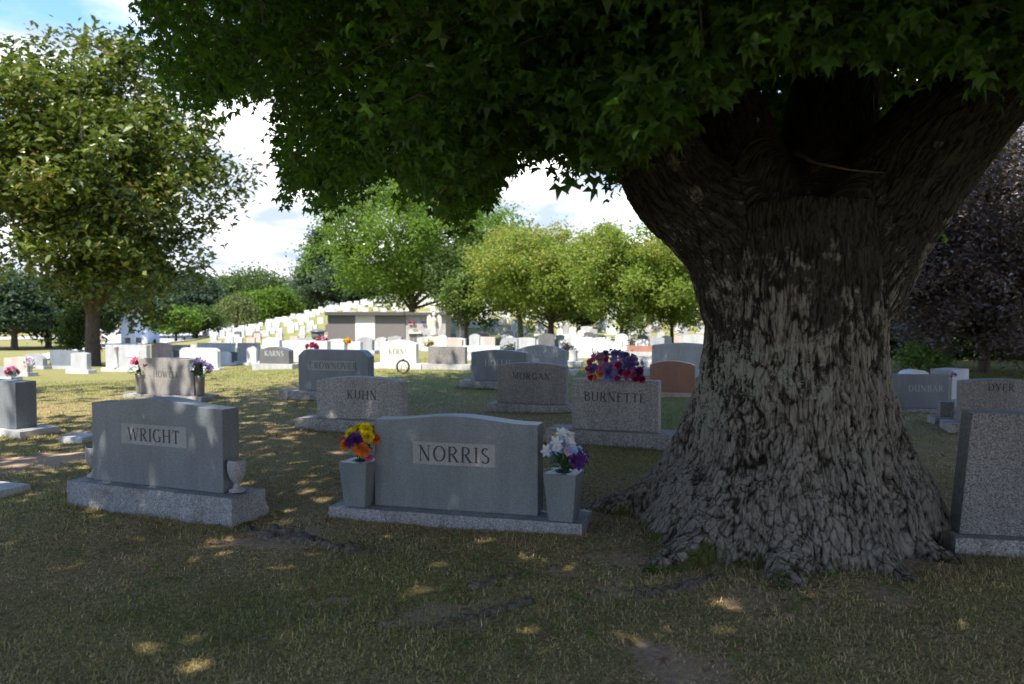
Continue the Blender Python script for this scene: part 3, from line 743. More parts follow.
for i, (a, b_, d, top, mt, sh, dr, rot, lb) in enumerate(mid):
    kw = {}
    if d > 100: d = at((a + b_) / 2, d).y
    if 'KARNS' in lb: kw = dict(text='KARNS', cap=.13, text_z=.62, ink='chalk')
    if 'wreath' in lb: kw = dict(text='KERNS', cap=.12, text_z=.5, ink='inksoft')
    if 'mottled grey headstone left' in lb: kw = dict(text='FUNK', cap=.12, text_z=.66, ink='inksoft')
    headstone('mid%d' % i, a, b_, d, top, lb, rot, .22, sh, dr, mt, .14, (.16, .16), .42, 0, 'white' if mt in ('white', 'pale') else 'pale', group='headstones of the sunlit middle rows', **kw)
# carved pillar and niche of the large pale stone
root, wd, ht, bh, th, bd = HS['mid5']
obj('carved_pillar', lathe([(.09, 0), (.09, .05), (.07, .06), (.065, ht - .12), (.09, ht - .1), (.09, ht - .05)], 12), M['white'], root, (-wd * .22, -.05, bh + .001))
obj('name_panel', box_mesh(-.3, .3, -.02, .02, -.14, .14, bev=.01), M['white'], root, (wd * .18, 0, bh + ht * .62))
# wreath on a wire in front of the white stone
p = at(403, 374); bm = bmesh.new()
P = [(.145 * math.cos(a), 0, .17 + .145 * math.sin(a)) for a in np.linspace(0, 2 * np.pi, 25)]
M['wreath'] = flat('dark_wreath', (.10, .08, .055), .8, .5, 80)
wr = thing('wreath', p, -.15, 'dark round wreath standing before the bright white headstone', 'wreath')
obj('ring', tubes_mesh('ring', [(P, [.022 + .005 * (k % 2) for k in range(25)])], 7), M['wreath'], wr); obj('stand', tubes_mesh('stand', [([(-.1, .12, -.02), (0, .02, .36)], [.006, .006]), ([(.1, .12, -.02), (0, .02, .36)], [.006, .006])], 5), M['wreath'], wr)
# loose blooms set by the middle stones
def spray(px, py, d, cols, s, label, seed, n=9):
    p = pt(px, py, d); p.z = max(p.z, gz(p.x, p.y)); rr = random.Random(seed); hh = []
    for k in range(n):
        a = rr.random() * 6.28; q = rr.random() ** .5; hh.append(('mum', rr.choice(cols), .13 * q * math.cos(a), .10 * q * math.sin(a), .03 + .12 * (1 - q * q), 1.6))
    bouquet(p, hh, label, 'cemetery flowers', (30, .1, .0, .1), seed=seed, scale=s, stems=(6, .06, -.22, .05))
spray(12, 375, 21.6, ['pink', 'rose'], 1.3, 'pink flowers at the foot of the pale pinkish headstone', 31)
spray(29, 365, 21.8, ['white', 'palepink'], 1.2, 'white flowers right of the pale pinkish headstone', 32)
spray(312, 349, 22.5, ['red', 'crimson'], 1.2, 'red flowers peeping over the left shoulder of CROWNOVER', 33)
spray(347, 343, 26.5, ['yellow', 'orange'], 1.0, 'yellow flowers right of the white headstone over CROWNOVER', 34)
spray(322, 343, 26.0, ['red', 'rose'], 1.4, 'rose red flowers under the dark top urn', 35)
spray(430, 346, 21.0, ['white', 'cream'], 1.1, 'cream flowers over the left corner of the mottled grey headstone', 36)
spray(952, 376, 11.9, ['palepink', 'lilac'], .4, 'violet flowers right of the dappled low stone', 37)
spray(566, 349, 18.6, ['rose', 'palepink'], .6, 'faint pink flowers at the right end of the arched dappled stone', 38)
# dark topped urn
p = pt(318, 340, 30); o = thing('dark_urn', p, 0, 'dark squat urn on the low grey headstone', 'urn')
obj('bowl', lathe([(.1, 0), (.22, .05), (.26, .28), (.2, .3)], 14), M['dark'], o); obj('lid', lathe([(.3, .3), (.3, .34), (.12, .40)], 14), M['dark'], o)
# small dark shrubs in pots beside the arched stone
M['shrub'] = leafmat('shrub_leaf', (.02, .04, .008), (.07, .10, .02), None, .3)

# ------------------------------------------------------------------ leaves and trees
def rand_rot(n, r, up=.5, droop=0):
    nr = r.normal(size=(n, 3)); nr /= np.linalg.norm(nr, axis=1)[:, None]
    nr[:, 2] = np.abs(nr[:, 2]) ; nr += [0, 0, up]; nr /= np.linalg.norm(nr, axis=1)[:, None]
    t_ = r.normal(size=(n, 3)) + [0, 0, -droop]; t_ -= nr * (t_ * nr).sum(1)[:, None]; t_ /= np.linalg.norm(t_, axis=1)[:, None]
    return t_, np.cross(nr, t_), nr
DIAMOND = np.array([(0, 0, 0), (.5, -.26, .05), (1, 0, -.06), (.5, .26, .05)])
def star():
    P = [(0, -.02, 0)]
    lob = [(-2.25, .62), (-1.12, .9), (0, 1.05), (1.12, .9), (2.25, .62)]
    for i, (a, l) in enumerate(lob):
        P.append((l * math.cos(a), l * math.sin(a), -.1 * l))
        if i < 4:
            am = (a + lob[i + 1][0]) / 2; P.append((.47 * math.cos(am), .47 * math.sin(am), .05))
    return np.array(P) * .62 + [.3, 0, 0]
STAR = star()
def leaves_mesh(name, C, size, r, tmpl=DIAMOND, up=.5, droop=0, tint=None):
    n = len(C); t_, b_, nr = rand_rot(n, r, up, droop); s = size * (.55 + .85 * r.random(n))
    V = C[:, None, :] + s[:, None, None] * (tmpl[None, :, 0:1] * t_[:, None] + tmpl[None, :, 1:2] * b_[:, None] + tmpl[None, :, 2:3] * nr[:, None])
    K = len(tmpl)
    V = V + (s * r.uniform(-.2, 2.0, n))[:, None, None] * tmpl[None, :, 2:3] * nr[:, None]
    if tint is None: tint = r.random(n)
    return np_mesh(name, V.reshape(-1, 3), np.arange(n * K), np.full(n, K), False, {'tint': np.repeat(tint, K)})
def crown_pts(n_cl, per, rx, ry, z0, z1, r, shape='ball', cl_r=.45, hollow=.55, flat_=.7):
    """clump centres in a crown from z0 to z1, then leaves in each clump"""
    C = []
    lump = r.random(3) * 50
    while len(C) < n_cl:
        u = r.normal(size=3); u /= np.linalg.norm(u); q = (hollow + (1 - hollow) * r.random()) if r.random() < .8 else r.random() ** .5
        q *= .72 + .55 * float(vnoise(u * 1.7 + lump))
        p = u * q
        zz = z0 + (z1 - z0) * (p[2] * .5 + .5); k = (zz - z0) / (z1 - z0)
        f = 1.0
        if shape == 'cone': f = 1.35 * (1.02 - k) ** .8
        elif shape == 'egg': f = .75 + .55 * math.sin(math.pi * min(1, (1 - k) * .8 + .05))
        elif shape == 'wide': f = (1.12 if k < .5 else 1.12 - .2 * (k - .5))
        elif shape == 'vase': f = .55 + .75 * k ** .7
        C.append((p[0] * rx * f, p[1] * ry * f, zz))
    C = np.array(C)
    L = np.repeat(C, per, 0) + r.normal(size=(n_cl * per, 3)) * [cl_r * .5, cl_r * .5, cl_r * .5 * flat_]
    return C, L
def tree(loc, label, mat, trunkmat, height, rx, z0, n_cl, per, leaf, cl_r, seed, trunk_r=.2, shape='ball', up=.4, group=None, name='tree', lean=(0, 0), limbs=9, hollow=.55, droop=0, cat='tree', ry=None, flat_=.7, crown_tint=None, stems=1):
    r = np.random.default_rng(seed)
    root = thing(name, loc, 0, label, cat, group)
    C, L = crown_pts(n_cl, per, rx, ry or rx, z0, height, r, shape, cl_r, hollow, flat_)
    C = C + [lean[0], lean[1], 0]; L = L + [lean[0], lean[1], 0]
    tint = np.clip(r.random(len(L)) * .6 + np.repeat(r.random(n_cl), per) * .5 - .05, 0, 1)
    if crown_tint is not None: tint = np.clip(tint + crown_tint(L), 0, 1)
    obj('crown', leaves_mesh('crown', L, leaf, r, DIAMOND, up, droop, tint), mat, root)
    tb = []
    for s in range(stems):
        o = np.array([(s - (stems - 1) / 2) * trunk_r * 2.2, 0, 0]); zt = z0 + (height - z0) * .6
        P = np.array([(0, 0, -.15), (0, 0, .15), (lean[0] * .1, lean[1] * .1, z0 * .6), (lean[0] * .5 + r.normal() * .1, lean[1] * .5, z0 + (zt - z0) * .3), (lean[0] + r.normal() * .2, lean[1] + r.normal() * .2, zt)]) + o * np.array([[1], [1], [1], [1.6], [2.5]])
        tb.append((P, [trunk_r * 1.45, trunk_r * 1.1, trunk_r, trunk_r * .75, trunk_r * .2]))
        for k in r.choice(len(C), min(limbs, len(C)), replace=False):
            q = C[k]; f = .25 + .5 * r.random(); s0 = P[2] * (1 - f) + P[3] * f
            if q[2] < s0[2] + .1: s0 = P[2] * .9 + P[3] * .1
            mdl = (s0 + q) / 2 + [0, 0, -.05 * height * r.random()]
            tb.append(([s0, mdl, q], [trunk_r * .42, trunk_r * .25, trunk_r * .06]))
    obj('trunk', tubes_mesh('trunk', tb, 8), trunkmat, root)
    return root
def bark_mat(name, a, b_, scale=6):
    m, t, b = newmat(name); v = t.add('ShaderNodeTexCoord').outputs['Object']
    mp = t.add('ShaderNodeMapping', i={'Vector': v, 'Scale': (1, 1, .25)}).outputs[0]
    n = t.noise(mp, scale * 3, 5, .7); t.k.new(t.ramp(n, [(.35, a), (.65, b_)]), b.inputs['Base Color'])
    b.inputs['Roughness'].default_value = .9; t.k.new(t.bump(n, .8, .05), b.inputs['Normal']); return m
B1 = bark_mat('grey_bark', (.06, .05, .04), (.19, .165, .135)); B2 = bark_mat('brown_bark', (.04, .03, .02), (.12, .09, .065))
LM = {
 'magnolia': leafmat('glossy_magnolia_leaf', (.03, .055, .009), (.14, .17, .026), (.27, .19, .06), .25, .36, .45),
 'bright': leafmat('bright_green_leaf', (.075, .13, .022), (.16, .23, .04), None, .5),
 'yellow': leafmat('yellow_green_leaf', (.12, .17, .034), (.22, .265, .06), (.29, .25, .075), .5),
 'dark': leafmat('dark_green_leaf', (.018, .036, .013), (.045, .075, .024), None, .3),
 'mid': leafmat('mid_green_leaf', (.045, .075, .022), (.10, .14, .042), None, .4),
 'blue': leafmat('blue_green_needle', (.03, .055, .034), (.075, .11, .065), None, .3),
 'willow': leafmat('willow_leaf', (.09, .12, .04), (.18, .20, .07), None, .4),
 'plum': leafmat('purple_plum_leaf', (.055, .036, .038), (.135, .10, .10), (.30, .26, .26), .2, .35, .6),
 'hero': leafmat('broad_star_leaf', (.028, .062, .012), (.080, .150, .026), (.12, .20, .04), .60, .45, .3),
 'lime': leafmat('lime_sapling_leaf', (.08, .13, .03), (.16, .21, .06), None, .4),
}
def ground_tree(px, d, top, *a, **k):
    X_ = (px - CX) / F * d; z = gz(X_, d); h = pt(px, top, d).z - z
    return (X_, d, z - .05), h
# glossy leaved magnolia at the left
md_ = at(92, 366).y; loc, h = ground_tree(92, md_, 28)
tree(loc, 'tall glossy leaved magnolia with olive crown standing at the left among pale headstones', LM['magnolia'], B2, h + .3, 3.9 * md_ / 26, 1.75, 480, 90, .0092 * md_, .025 * md_, 5, .0088 * md_, 'wide', .5, name='magnolia_tree', lean=(.1, 0), limbs=14, hollow=.36, flat_=.8)
# the line of trees, far to near
TR = [ # px, depth, top, half width px, low px, material, shape, label, kind
 (-25, 95, 262, 45, 332, 'dark', 'egg', 'dark evergreen tree at the left edge behind the lawn'),
 (14, 90, 272, 34, 334, 'blue', 'cone', 'blue green pine behind the lawn, left of the darkest trees'),
 (48, 100, 278, 36, 332, 'dark', 'egg', 'dark broad tree behind the lawn, second in from the left edge'),
 (96, 105, 270, 40, 330, 'dark', 'egg', 'dark tree showing below the magnolia crown left of the house'),
 (150, 140, 262, 36, 326, 'dark', 'egg', 'dark tree standing behind the pale blue house'),
 (196, 132, 268, 34, 326, 'blue', 'cone', 'blue green pine right of the house behind the low round tree'),
 (226, 150, 276, 30, 322, 'mid', 'egg', 'mid green tree behind the willow'),
 (252, 155, 270, 40, 318, 'mid', 'egg', 'broad mid green tree right of the willow'),
 (286, 150, 290, 34, 316, 'mid', 'ball', 'low rounded tree between the willow and the tall pine'),
 (268, 135, 292, 26, 318, 'bright', 'ball', 'low light green tree before the broad woods right of the willow'),
 (322, 128, 230, 30, 312, 'blue', 'cone', 'tall ragged pine left of the big light green tree'),
 (352, 122, 262, 24, 312, 'blue', 'egg', 'blue green tree hugging the tall pine'),
 (600, 170, 262, 60, 318, 'mid', 'ball', 'hazy green tree far behind the yellow green pair'),
 (690, 165, 262, 60, 318, 'mid', 'ball', 'hazy green tree far behind, next to the big trunk'),
 (500, 160, 268, 44, 318, 'blue', 'egg', 'blue green tree far behind the light green tree'),
 (440, 160, 262, 44, 316, 'mid', 'egg', 'green tree far behind the long tomb'),
 (384, 150, 270, 40, 316, 'blue', 'egg', 'blue green tree far behind the left part of the long tomb'),
]
for i, (px, d, top, hw, low, mt, sh, lb) in enumerate(TR):
    loc, h = ground_tree(px, d, top); rx = hw / F * d; zl = max(.6, pt(px, low, d).z - loc[2])
    if sh == 'cone' and mt == 'blue':
        tree(loc, lb, LM[mt], B2, h, rx, zl, 150, 110, .5, rx * .36, 40 + i, .35, 'cone', .8, 'trees of the far woods', 'pine_tree', limbs=10, hollow=.5, flat_=.3)
    else:
        tree(loc, lb, LM[mt], B2, h, rx, zl, 150, 120, .5, rx * .36, 40 + i, .35, sh, .4, 'trees of the far woods', limbs=6, hollow=.6)
# willow
loc, h = ground_tree(236, 120, 292); r = np.random.default_rng(77)
root = thing('willow_tree', loc, 0, 'weeping willow with pale drooping crown at the far lot', 'tree')
st = []
for k in range(260):
    a = r.random() * 6.28; q = math.sqrt(r.random()) * 3.0; zt = h * (.97 - .28 * (q / 3.0) ** 2)
    le = (h * .75) * (.5 + .5 * r.random()) * (.4 + .6 * q / 3)
    nn = 26; u = np.linspace(0, 1, nn)
    st.append(np.stack([q * math.cos(a) * (1 + .1 * u), q * math.sin(a) * (1 + .1 * u), np.maximum(.3, zt - le * u)], 1) + r.normal(size=(nn, 3)) * .1)
obj('crown', leaves_mesh('crown', np.concatenate(st), .38, r, DIAMOND, 0, 3), LM['willow'], root)
obj('trunk', tubes_mesh('trunk', [([(0, 0, -.2), (.1, 0, h * .5), (0, 0, h * .85)], [.35, .28, .1])], 8), B2, root)
# nearer broadleaf trees of the sunlit slope
loc, h = ground_tree(412, 70, 150)
tree(loc, 'big light green tree behind the long tomb', LM['bright'], B2, h, 7.7, 2.6, 420, 120, .31, 1.25, 90, .30, 'egg', .4, limbs=18, hollow=.4)
loc, h = ground_tree(466, 62, 232)
tree(loc, 'slender light green tree right of the long tomb', LM['mid'], B1, h, 3.0, 1.6, 130, 70, .34, .9, 91, .17, 'egg', .4, limbs=8)
loc, h = ground_tree(461, 58, 270)
tree(loc, 'small lime green tree with a bare pale stem by the end of the tomb', LM['lime'], B1, h, 1.2, 1.9, 55, 50, .28, .55, 92, .13, 'egg', .4, limbs=5)
loc, h = ground_tree(551, 52, 222)
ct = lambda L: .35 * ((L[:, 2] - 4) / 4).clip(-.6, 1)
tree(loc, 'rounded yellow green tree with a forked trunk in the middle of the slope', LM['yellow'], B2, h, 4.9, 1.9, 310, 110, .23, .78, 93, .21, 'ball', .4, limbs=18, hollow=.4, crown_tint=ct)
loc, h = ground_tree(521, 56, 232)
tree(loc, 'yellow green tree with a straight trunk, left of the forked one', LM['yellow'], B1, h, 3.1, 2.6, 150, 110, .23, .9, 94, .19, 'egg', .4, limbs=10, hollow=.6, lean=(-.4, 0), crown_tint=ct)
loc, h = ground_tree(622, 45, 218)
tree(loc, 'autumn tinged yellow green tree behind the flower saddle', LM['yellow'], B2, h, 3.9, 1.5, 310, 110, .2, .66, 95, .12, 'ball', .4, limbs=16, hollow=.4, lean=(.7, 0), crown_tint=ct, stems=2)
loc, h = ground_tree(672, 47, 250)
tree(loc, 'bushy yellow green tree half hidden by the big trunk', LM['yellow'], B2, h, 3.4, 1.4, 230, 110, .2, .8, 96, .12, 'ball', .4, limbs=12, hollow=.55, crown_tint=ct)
loc, h = ground_tree(582, 75, 292)
tree(loc, 'small dark blue green cedar under the yellow green trees', LM['dark'], B2, h, 1.9, .5, 70, 70, .3, .7, 97, .15, 'egg', .5, limbs=5)
# small trees at the left
loc, h = ground_tree(79, 42, 307)
tree(loc, 'small round green tree on the lawn just left of the magnolia trunk', LM['mid'], B2, h, 1.15, .75, 70, 60, .2, .45, 98, .09, 'ball', .4, limbs=6)
loc, h = ground_tree(176, 88, 311)
tree(loc, 'low round green tree in front of the pale blue house', LM['bright'], B2, h, 2.6, 1.1, 90, 60, .4, .8, 99, .12, 'ball', .4, limbs=6)
loc, h = ground_tree(196, 92, 308)
tree(loc, 'low spreading dark green tree right of the pale blue house', LM['mid'], B2, h, 2.6, 1.0, 90, 60, .4, .8, 100, .12, 'ball', .4, limbs=6)
# right side: plum tree and the dark wood behind it
loc, h = ground_tree(985, 19.0, 118)
tree(loc, 'purple leaved plum tree right of the big trunk', LM['plum'], B2, h, 3.3, .35, 760, 140, .115, .5, 101, .13, 'ball', .5, limbs=22, hollow=.5, name='plum_tree')
for k, (px, d, top, rx, lb) in enumerate([(905, 27, 262, 2.6, 'dark evergreen behind the plum tree, close to the big trunk'), (965, 28, 240, 3.0, 'dark evergreen directly behind the plum tree'), (1040, 26, 170, 3.4, 'dark evergreen at the right edge behind the plum tree'), (1005, 30, 262, 4.2, 'broad dark evergreen farthest back behind the plum trunk')]):
    loc, h = ground_tree(px, d, top)
    tree(loc, lb, LM['dark'], B2, h, rx, -1.8, 260, 90, .24, .8, 110 + k, .2, 'egg', .4, 'dark evergreens behind the plum tree', limbs=8, hollow=.45)
loc, h = ground_tree(922, 17.5, 340)
tree(loc, 'lime green sapling in front of the dark evergreens', LM['lime'], B2, h, .55, .15, 46, 40, .085, .22, 120, .025, 'cone', .5, limbs=8, name='sapling')
# two small bushes by the arched stone
for px, lb, k in ((510, 'small round green bush left of the arched dappled headstone', 0), (567, 'small round green bush right of the arched dappled headstone', 1)):
    loc, h = ground_tree(px, 22.5, 343)
    tree(loc, lb, LM['dark'], B2, h, .17, h - .36, 16, 40, .07, .12, 130 + k, .02, 'ball', .4, 'bushes by the arched headstone', name='bush', limbs=3, cat='bush')
# unseen trees added beside and behind the camera to shade the foreground
for k, (x, y, hh, rx, lb) in enumerate([(-16.5, 7.5, 15, 6.3, 'broad shade tree beyond the left end of the front row'), (-6.5, -6.5, 15, 6.4, 'broad shade tree behind the viewpoint')]):
    tree((x, y, gz(x, y) - .05), lb, LM['mid'], B1, hh, rx, 3.6, 260, (30, 46)[k], .34, 1.2, 140 + k, .4, 'ball', .4, 'shade trees of the front rows', limbs=12, hollow=.4)

# ------------------------------------------------------------------ the great tree
TX, TY = TREE
ROOT = thing('great_tree', (TX, TY, 0), 0, 'huge old shade tree with massive furrowed trunk and dark overhanging star shaped leaves', 'tree')
def loc3(px, py, d): p = pt(px, py, d); return np.array([p.x - TX, p.y - TY, p.z])
SK = []   # skeleton segments for bark direction: list of (P array, radii)
trunkP = np.array([(-.12, -.08, -.35), (-.08, -.06, -.02), (0, 0, .35), (0, 0, .75), (0, 0, 1.3), (0, .02, 1.75), (.0, .05, 2.1)])
trunkR = [1.12, .90, .74, .645, .585, .61, .60]
SK.append((trunkP, trunkR))
limbL = np.array([(-.22, 0, 1.55), (-.42, -.02, 1.95), loc3(676, 186, 5.3), loc3(640, 120, 5.2), loc3(585, 30, 5.0), loc3(500, -90, 4.8)]); SK.append((limbL, [.42, .37, .30, .26, .23, .19]))
limbM = np.array([(-.12, .1, 1.7), loc3(748, 200, 5.5), loc3(728, 130, 5.7), loc3(700, 50, 6.0), loc3(660, -70, 6.3)]); SK.append((limbM, [.45, .36, .30, .26, .2]))
limbC = np.array([(.1, .2, 1.7), loc3(822, 190, 5.7), loc3(832, 110, 6.0), loc3(850, 10, 6.4), loc3(870, -120, 6.9)]); SK.append((limbC, [.45, .38, .33, .28, .2]))
limbR = np.array([(.25, 0, 1.6), (.46, -.04, 1.98), loc3(905, 178, 5.2), loc3(965, 108, 5.1), loc3(1050, 20, 5.0), loc3(1160, -90, 4.9)]); SK.append((limbR, [.45, .41, .37, .33, .29, .22]))
rts = [(160, 1.2, .21), (188, .95, .13), (221, 1.26, .21), (250, 1.12, .17), (283, 1.08, .15), (312, .98, .14), (338, 1.05, .20), (5, .95, .14), (40, 1.05, .2), (80, 1.1, .2), (118, 1.1, .2)]
for a, le, rd in rts:   # buttress roots: angle, reach, thickness
    ca, sa = math.cos(R(a)), math.sin(R(a))
    P = np.array([(ca * .44, sa * .44, .95), (ca * .56, sa * .56, .55), (ca * .74, sa * .74, .24), (ca * .85 * le, sa * .85 * le, .03), (ca * 1.1 * le, sa * 1.1 * le, -.06), (ca * 1.4 * le, sa * 1.4 * le, -.2)])
    SK.append((P, [rd * .9, rd, rd * .95, rd * .8, rd * .6, rd * .35]))
def resample(P, rad, k=5):
    P = np.asarray(P, float); n = len(P); tt = np.linspace(0, n - 1, (n - 1) * k + 1); out = []
    for u in tt:
        i = min(int(u), n - 2); f = u - i
        p0, p1, p2, p3 = P[max(i - 1, 0)], P[i], P[i + 1], P[min(i + 2, n - 1)]
        out.append(.5 * ((2 * p1) + (-p0 + p2) * f + (2 * p0 - 5 * p1 + 4 * p2 - p3) * f * f + (-p0 + 3 * p1 - 3 * p2 + p3) * f ** 3))
    return np.array(out), np.interp(tt, np.arange(n), rad)
SKR = [resample(P, r_) for P, r_ in SK]
tmp = obj('trunk_source', tubes_mesh('src', SKR, 28), None, None)
md = tmp.modifiers.new('remesh', 'REMESH'); md.mode = 'VOXEL'; md.voxel_size = .0105; md.use_smooth_shade = True
ms = tmp.modifiers.new('smooth', 'SMOOTH'); ms.factor = .5; ms.iterations = 40
dg = bpy.context.evaluated_depsgraph_get(); ev = tmp.evaluated_get(dg)
tme = bpy.data.meshes.new_from_object(ev); bpy.data.objects.remove(tmp)
n = len(tme.vertices); V = np.empty(n * 3, np.float32); tme.vertices.foreach_get('co', V); V = V.reshape(-1, 3).astype(float)
N = np.empty(n * 3, np.float32); tme.vertices.foreach_get('normal', N); N = N.reshape(-1, 3).astype(float)
# bark coordinates: position carried into the frame of the nearest limb
best = np.full(n, 1e9); bc = np.zeros((n, 3)); who = np.zeros(n, int)
for si, (P, rd) in enumerate(SKR):
    acc = 0
    for a, b_, ra, rb in zip(P, P[1:], rd, rd[1:]):
        ab = b_ - a; L_ = np.linalg.norm(ab); tt = np.clip(((V - a) @ ab) / (L_ * L_), 0, 1)
        q = a + tt[:, None] * ab; dist = np.linalg.norm(V - q, axis=1) - (ra + (rb - ra) * tt)
        if si >= 5: dist = dist + .03
        mrot = Vector(ab).rotation_difference(Vector((0, 0, 1))).to_matrix()
        if si == 0: mrot = Matrix.Identity(3)
        lv = (V - a) @ np.array(mrot).T; lv[:, 2] += acc + (P[0][2] if si else a[2] - acc)
        s = dist < best; best = np.where(s, dist, best); bc[s] = lv[s]; who[s] = si
        acc += L_
rr_ = np.hypot(V[:, 0], V[:, 1]); sl_ = ((who == 0) | (who >= 5))[:, None]
bc = np.where(sl_, np.stack([V[:, 0] / rr_ * (.62 + .45 * np.maximum(rr_ - .62, 0)), V[:, 1] / rr_ * (.62 + .45 * np.maximum(rr_ - .62, 0)), V[:, 2] - .8 * np.maximum(rr_ - .62, 0)], 1), bc)   # the flare: ridges run down and outwards
def voro(P):
    """distance to the nearest cell wall (F2 - F1) of a jittered grid"""
    P = np.asarray(P); i0 = np.floor(P).astype(np.int64); f1 = np.full(len(P), 9.); f2 = np.full(len(P), 9.)
    for dx in (-1, 0, 1):
        for dy in (-1, 0, 1):
            for dz in (-1, 0, 1):
                c_ = i0 + [dx, dy, dz]
                fp = c_ + np.stack([hsh(c_[:, 0], c_[:, 1], c_[:, 2]), hsh(c_[:, 0] + 91, c_[:, 1] + 7, c_[:, 2]), hsh(c_[:, 0], c_[:, 1] + 53, c_[:, 2] + 29)], 1)
                d_ = np.linalg.norm(P - fp, axis=1); f2 = np.minimum(f2, np.maximum(f1, d_)); f1 = np.minimum(f1, d_)
    return f2 - f1
warp = np.stack([fbm(bc * [6, 6, 5] + 5, 2), fbm(bc * [6, 6, 5] + 25, 2), fbm(bc * [6, 6, 5] + 45, 2)], 1) - .5
warp2 = np.stack([fbm(bc * [26, 26, 14] + 61, 2), fbm(bc * [26, 26, 14] + 83, 2), fbm(bc * [26, 26, 14] + 97, 2)], 1) - .5
qb = bc + warp * [.15, .15, .28] + warp2 * [.018, .018, .06]
sel = sst(.4, .6, fbm(bc * [3, 3, 1.6] + 71, 2))
pl1 = sst(.0, .18, voro(qb * [20, 20, 1.9])) * (1 - sel) + sst(.0, .16, voro(qb * [13, 13, 2.1] + 9)) * sel; pl2 = sst(.0, .24, voro(qb * [40, 40, 4.6] + 40))
lump = fbm(V * 2.6 + 3, 2) - .5; cross_ = fbm(bc * [22, 22, 14] + 7, 3) - .5
low = 1 - sst(.0, .45, V[:, 2])
flute = fbm(np.stack([np.arctan2(V[:, 1], V[:, 0]) * 2.6, V[:, 2] * .5, V[:, 2] * 0], 1) + 9, 2) - .5
disp = (.015 * pl1 + .007 * pl2 + .022 * cross_ - .014) * (1 - .45 * low) + .03 * lump + .12 * flute * (1 - sst(.2, 1.3, V[:, 2]))
furrow_v = np.clip(1 - .58 * pl1 - .36 * pl2 - .5 * cross_ , 0, 1)
V2 = V + N * disp[:, None]
tme.vertices.foreach_set('co', V2.astype(np.float32).ravel())
tme.attributes.new('bark', 'FLOAT_VECTOR', 'POINT').data.foreach_set('vector', bc.astype(np.float32).ravel())
tme.attributes.new('furrow', 'FLOAT', 'POINT').data.foreach_set('value', furrow_v.astype(np.float32))
tme.update()
m, t, b = newmat('old_furrowed_bark')
bv = t.add('ShaderNodeAttribute', attribute_name='bark').outputs['Vector']; fu = t.add('ShaderNodeAttribute', attribute_name='furrow').outputs['Fac']
ov = t.add('ShaderNodeTexCoord').outputs['Object']
mp = t.add('ShaderNodeMapping', i={'Vector': bv, 'Scale': (1, 1, .17)}).outputs[0]
fn = t.noise(mp, 48, 6, .75, .4); fine = t.noise(bv, 150, 4, .75)
wv = t.mix(.035, mp, t.add('ShaderNodeTexNoise', i={'Vector': mp, 'Scale': 14.0, 'Detail': 3}).outputs['Color'], 'ADD')
ve = t.add('ShaderNodeTexVoronoi', feature='DISTANCE_TO_EDGE', i={'Vector': wv, 'Scale': 30.0}).outputs['Distance']
crack = t.ramp(ve, [(0, G(1)), (.11, G(0))])
hgt = t.math('SUBTRACT', t.math('ADD', t.math('MULTIPLY', fn, .9), t.math('MULTIPLY', fine, .4)), t.math('MULTIPLY', crack, .45))
tone = t.math('ADD', t.math('ADD', t.math('MULTIPLY', fu, .54), t.math('MULTIPLY', crack, .22)), t.math('MULTIPLY', t.math('SUBTRACT', .52, fn), 1.25))
c = t.ramp(tone, [(.06, (.38, .345, .30)), (.28, (.235, .21, .18)), (.50, (.085, .07, .055)), (.72, (.016, .013, .010))])
sz = t.add('ShaderNodeSeparateXYZ', i={0: ov})
st_ = t.noise(ov, 3.0, 8, .75); stf = t.math('ADD', st_, t.math('MULTIPLY', t.math('SUBTRACT', sz.outputs[2], 1.0), .14))
stf = t.math('ADD', stf, t.math('MULTIPLY', t.math('SUBTRACT', fu, .5), .12))
c = t.mix(t.ramp(stf, [(.48, G(0)), (.56, G(.80))]), c, (.022, .020, .017, 1))
reg = t.noise(ov, 1.7, 3, .6); li = t.noise(ov, 10, 7, .72)
lw = t.math('SUBTRACT', 1.0, t.math('MULTIPLY', t.math('ABSOLUTE', t.math('SUBTRACT', sz.outputs[2], 1.0)), .8), True)
li2 = t.noise(ov, 34, 5, .75)
lf = t.math('ADD', t.math('ADD', t.math('MULTIPLY', li, .45), t.math('MULTIPLY', li2, .55)), t.math('MULTIPLY', t.math('SUBTRACT', reg, .5), .45)); lf = t.math('ADD', lf, t.math('MULTIPLY', t.math('SUBTRACT', lw, .75), .22))
lf = t.math('SUBTRACT', lf, t.math('MULTIPLY', sz.outputs[0], .07))
lf = t.math('SUBTRACT', lf, t.math('MULTIPLY', fu, .10))
c = t.mix(t.ramp(lf, [(.545, G(0)), (.60, G(.78))]), c, t.ramp(fine, [(.3, (.27, .29, .235)), (.7, (.52, .54, .46))]))
# moss at the foot
mo = t.math('ADD', t.noise(ov, 3.2, 5, .65), t.math('MULTIPLY', sz.outputs[2], -1.5)); mo = t.math('ADD', mo, t.math('MULTIPLY', sz.outputs[1], -.08)); mo = t.math('ADD', mo, t.math('MULTIPLY', sz.outputs[0], -.12))
c = t.mix(t.ramp(mo, [(.55, G(0)), (.63, G(.92))]), c, t.ramp(fine, [(.3, (.04, .055, .01)), (.7, (.13, .15, .026))]))
t.k.new(c, b.inputs['Base Color']); b.inputs['Roughness'].default_value = .95; b.inputs['Specular IOR Level'].default_value = .15
t.k.new(t.bump(hgt, 1.0, .035), b.inputs['Normal']); M['bark'] = m
obj('trunk', tme, m, ROOT)

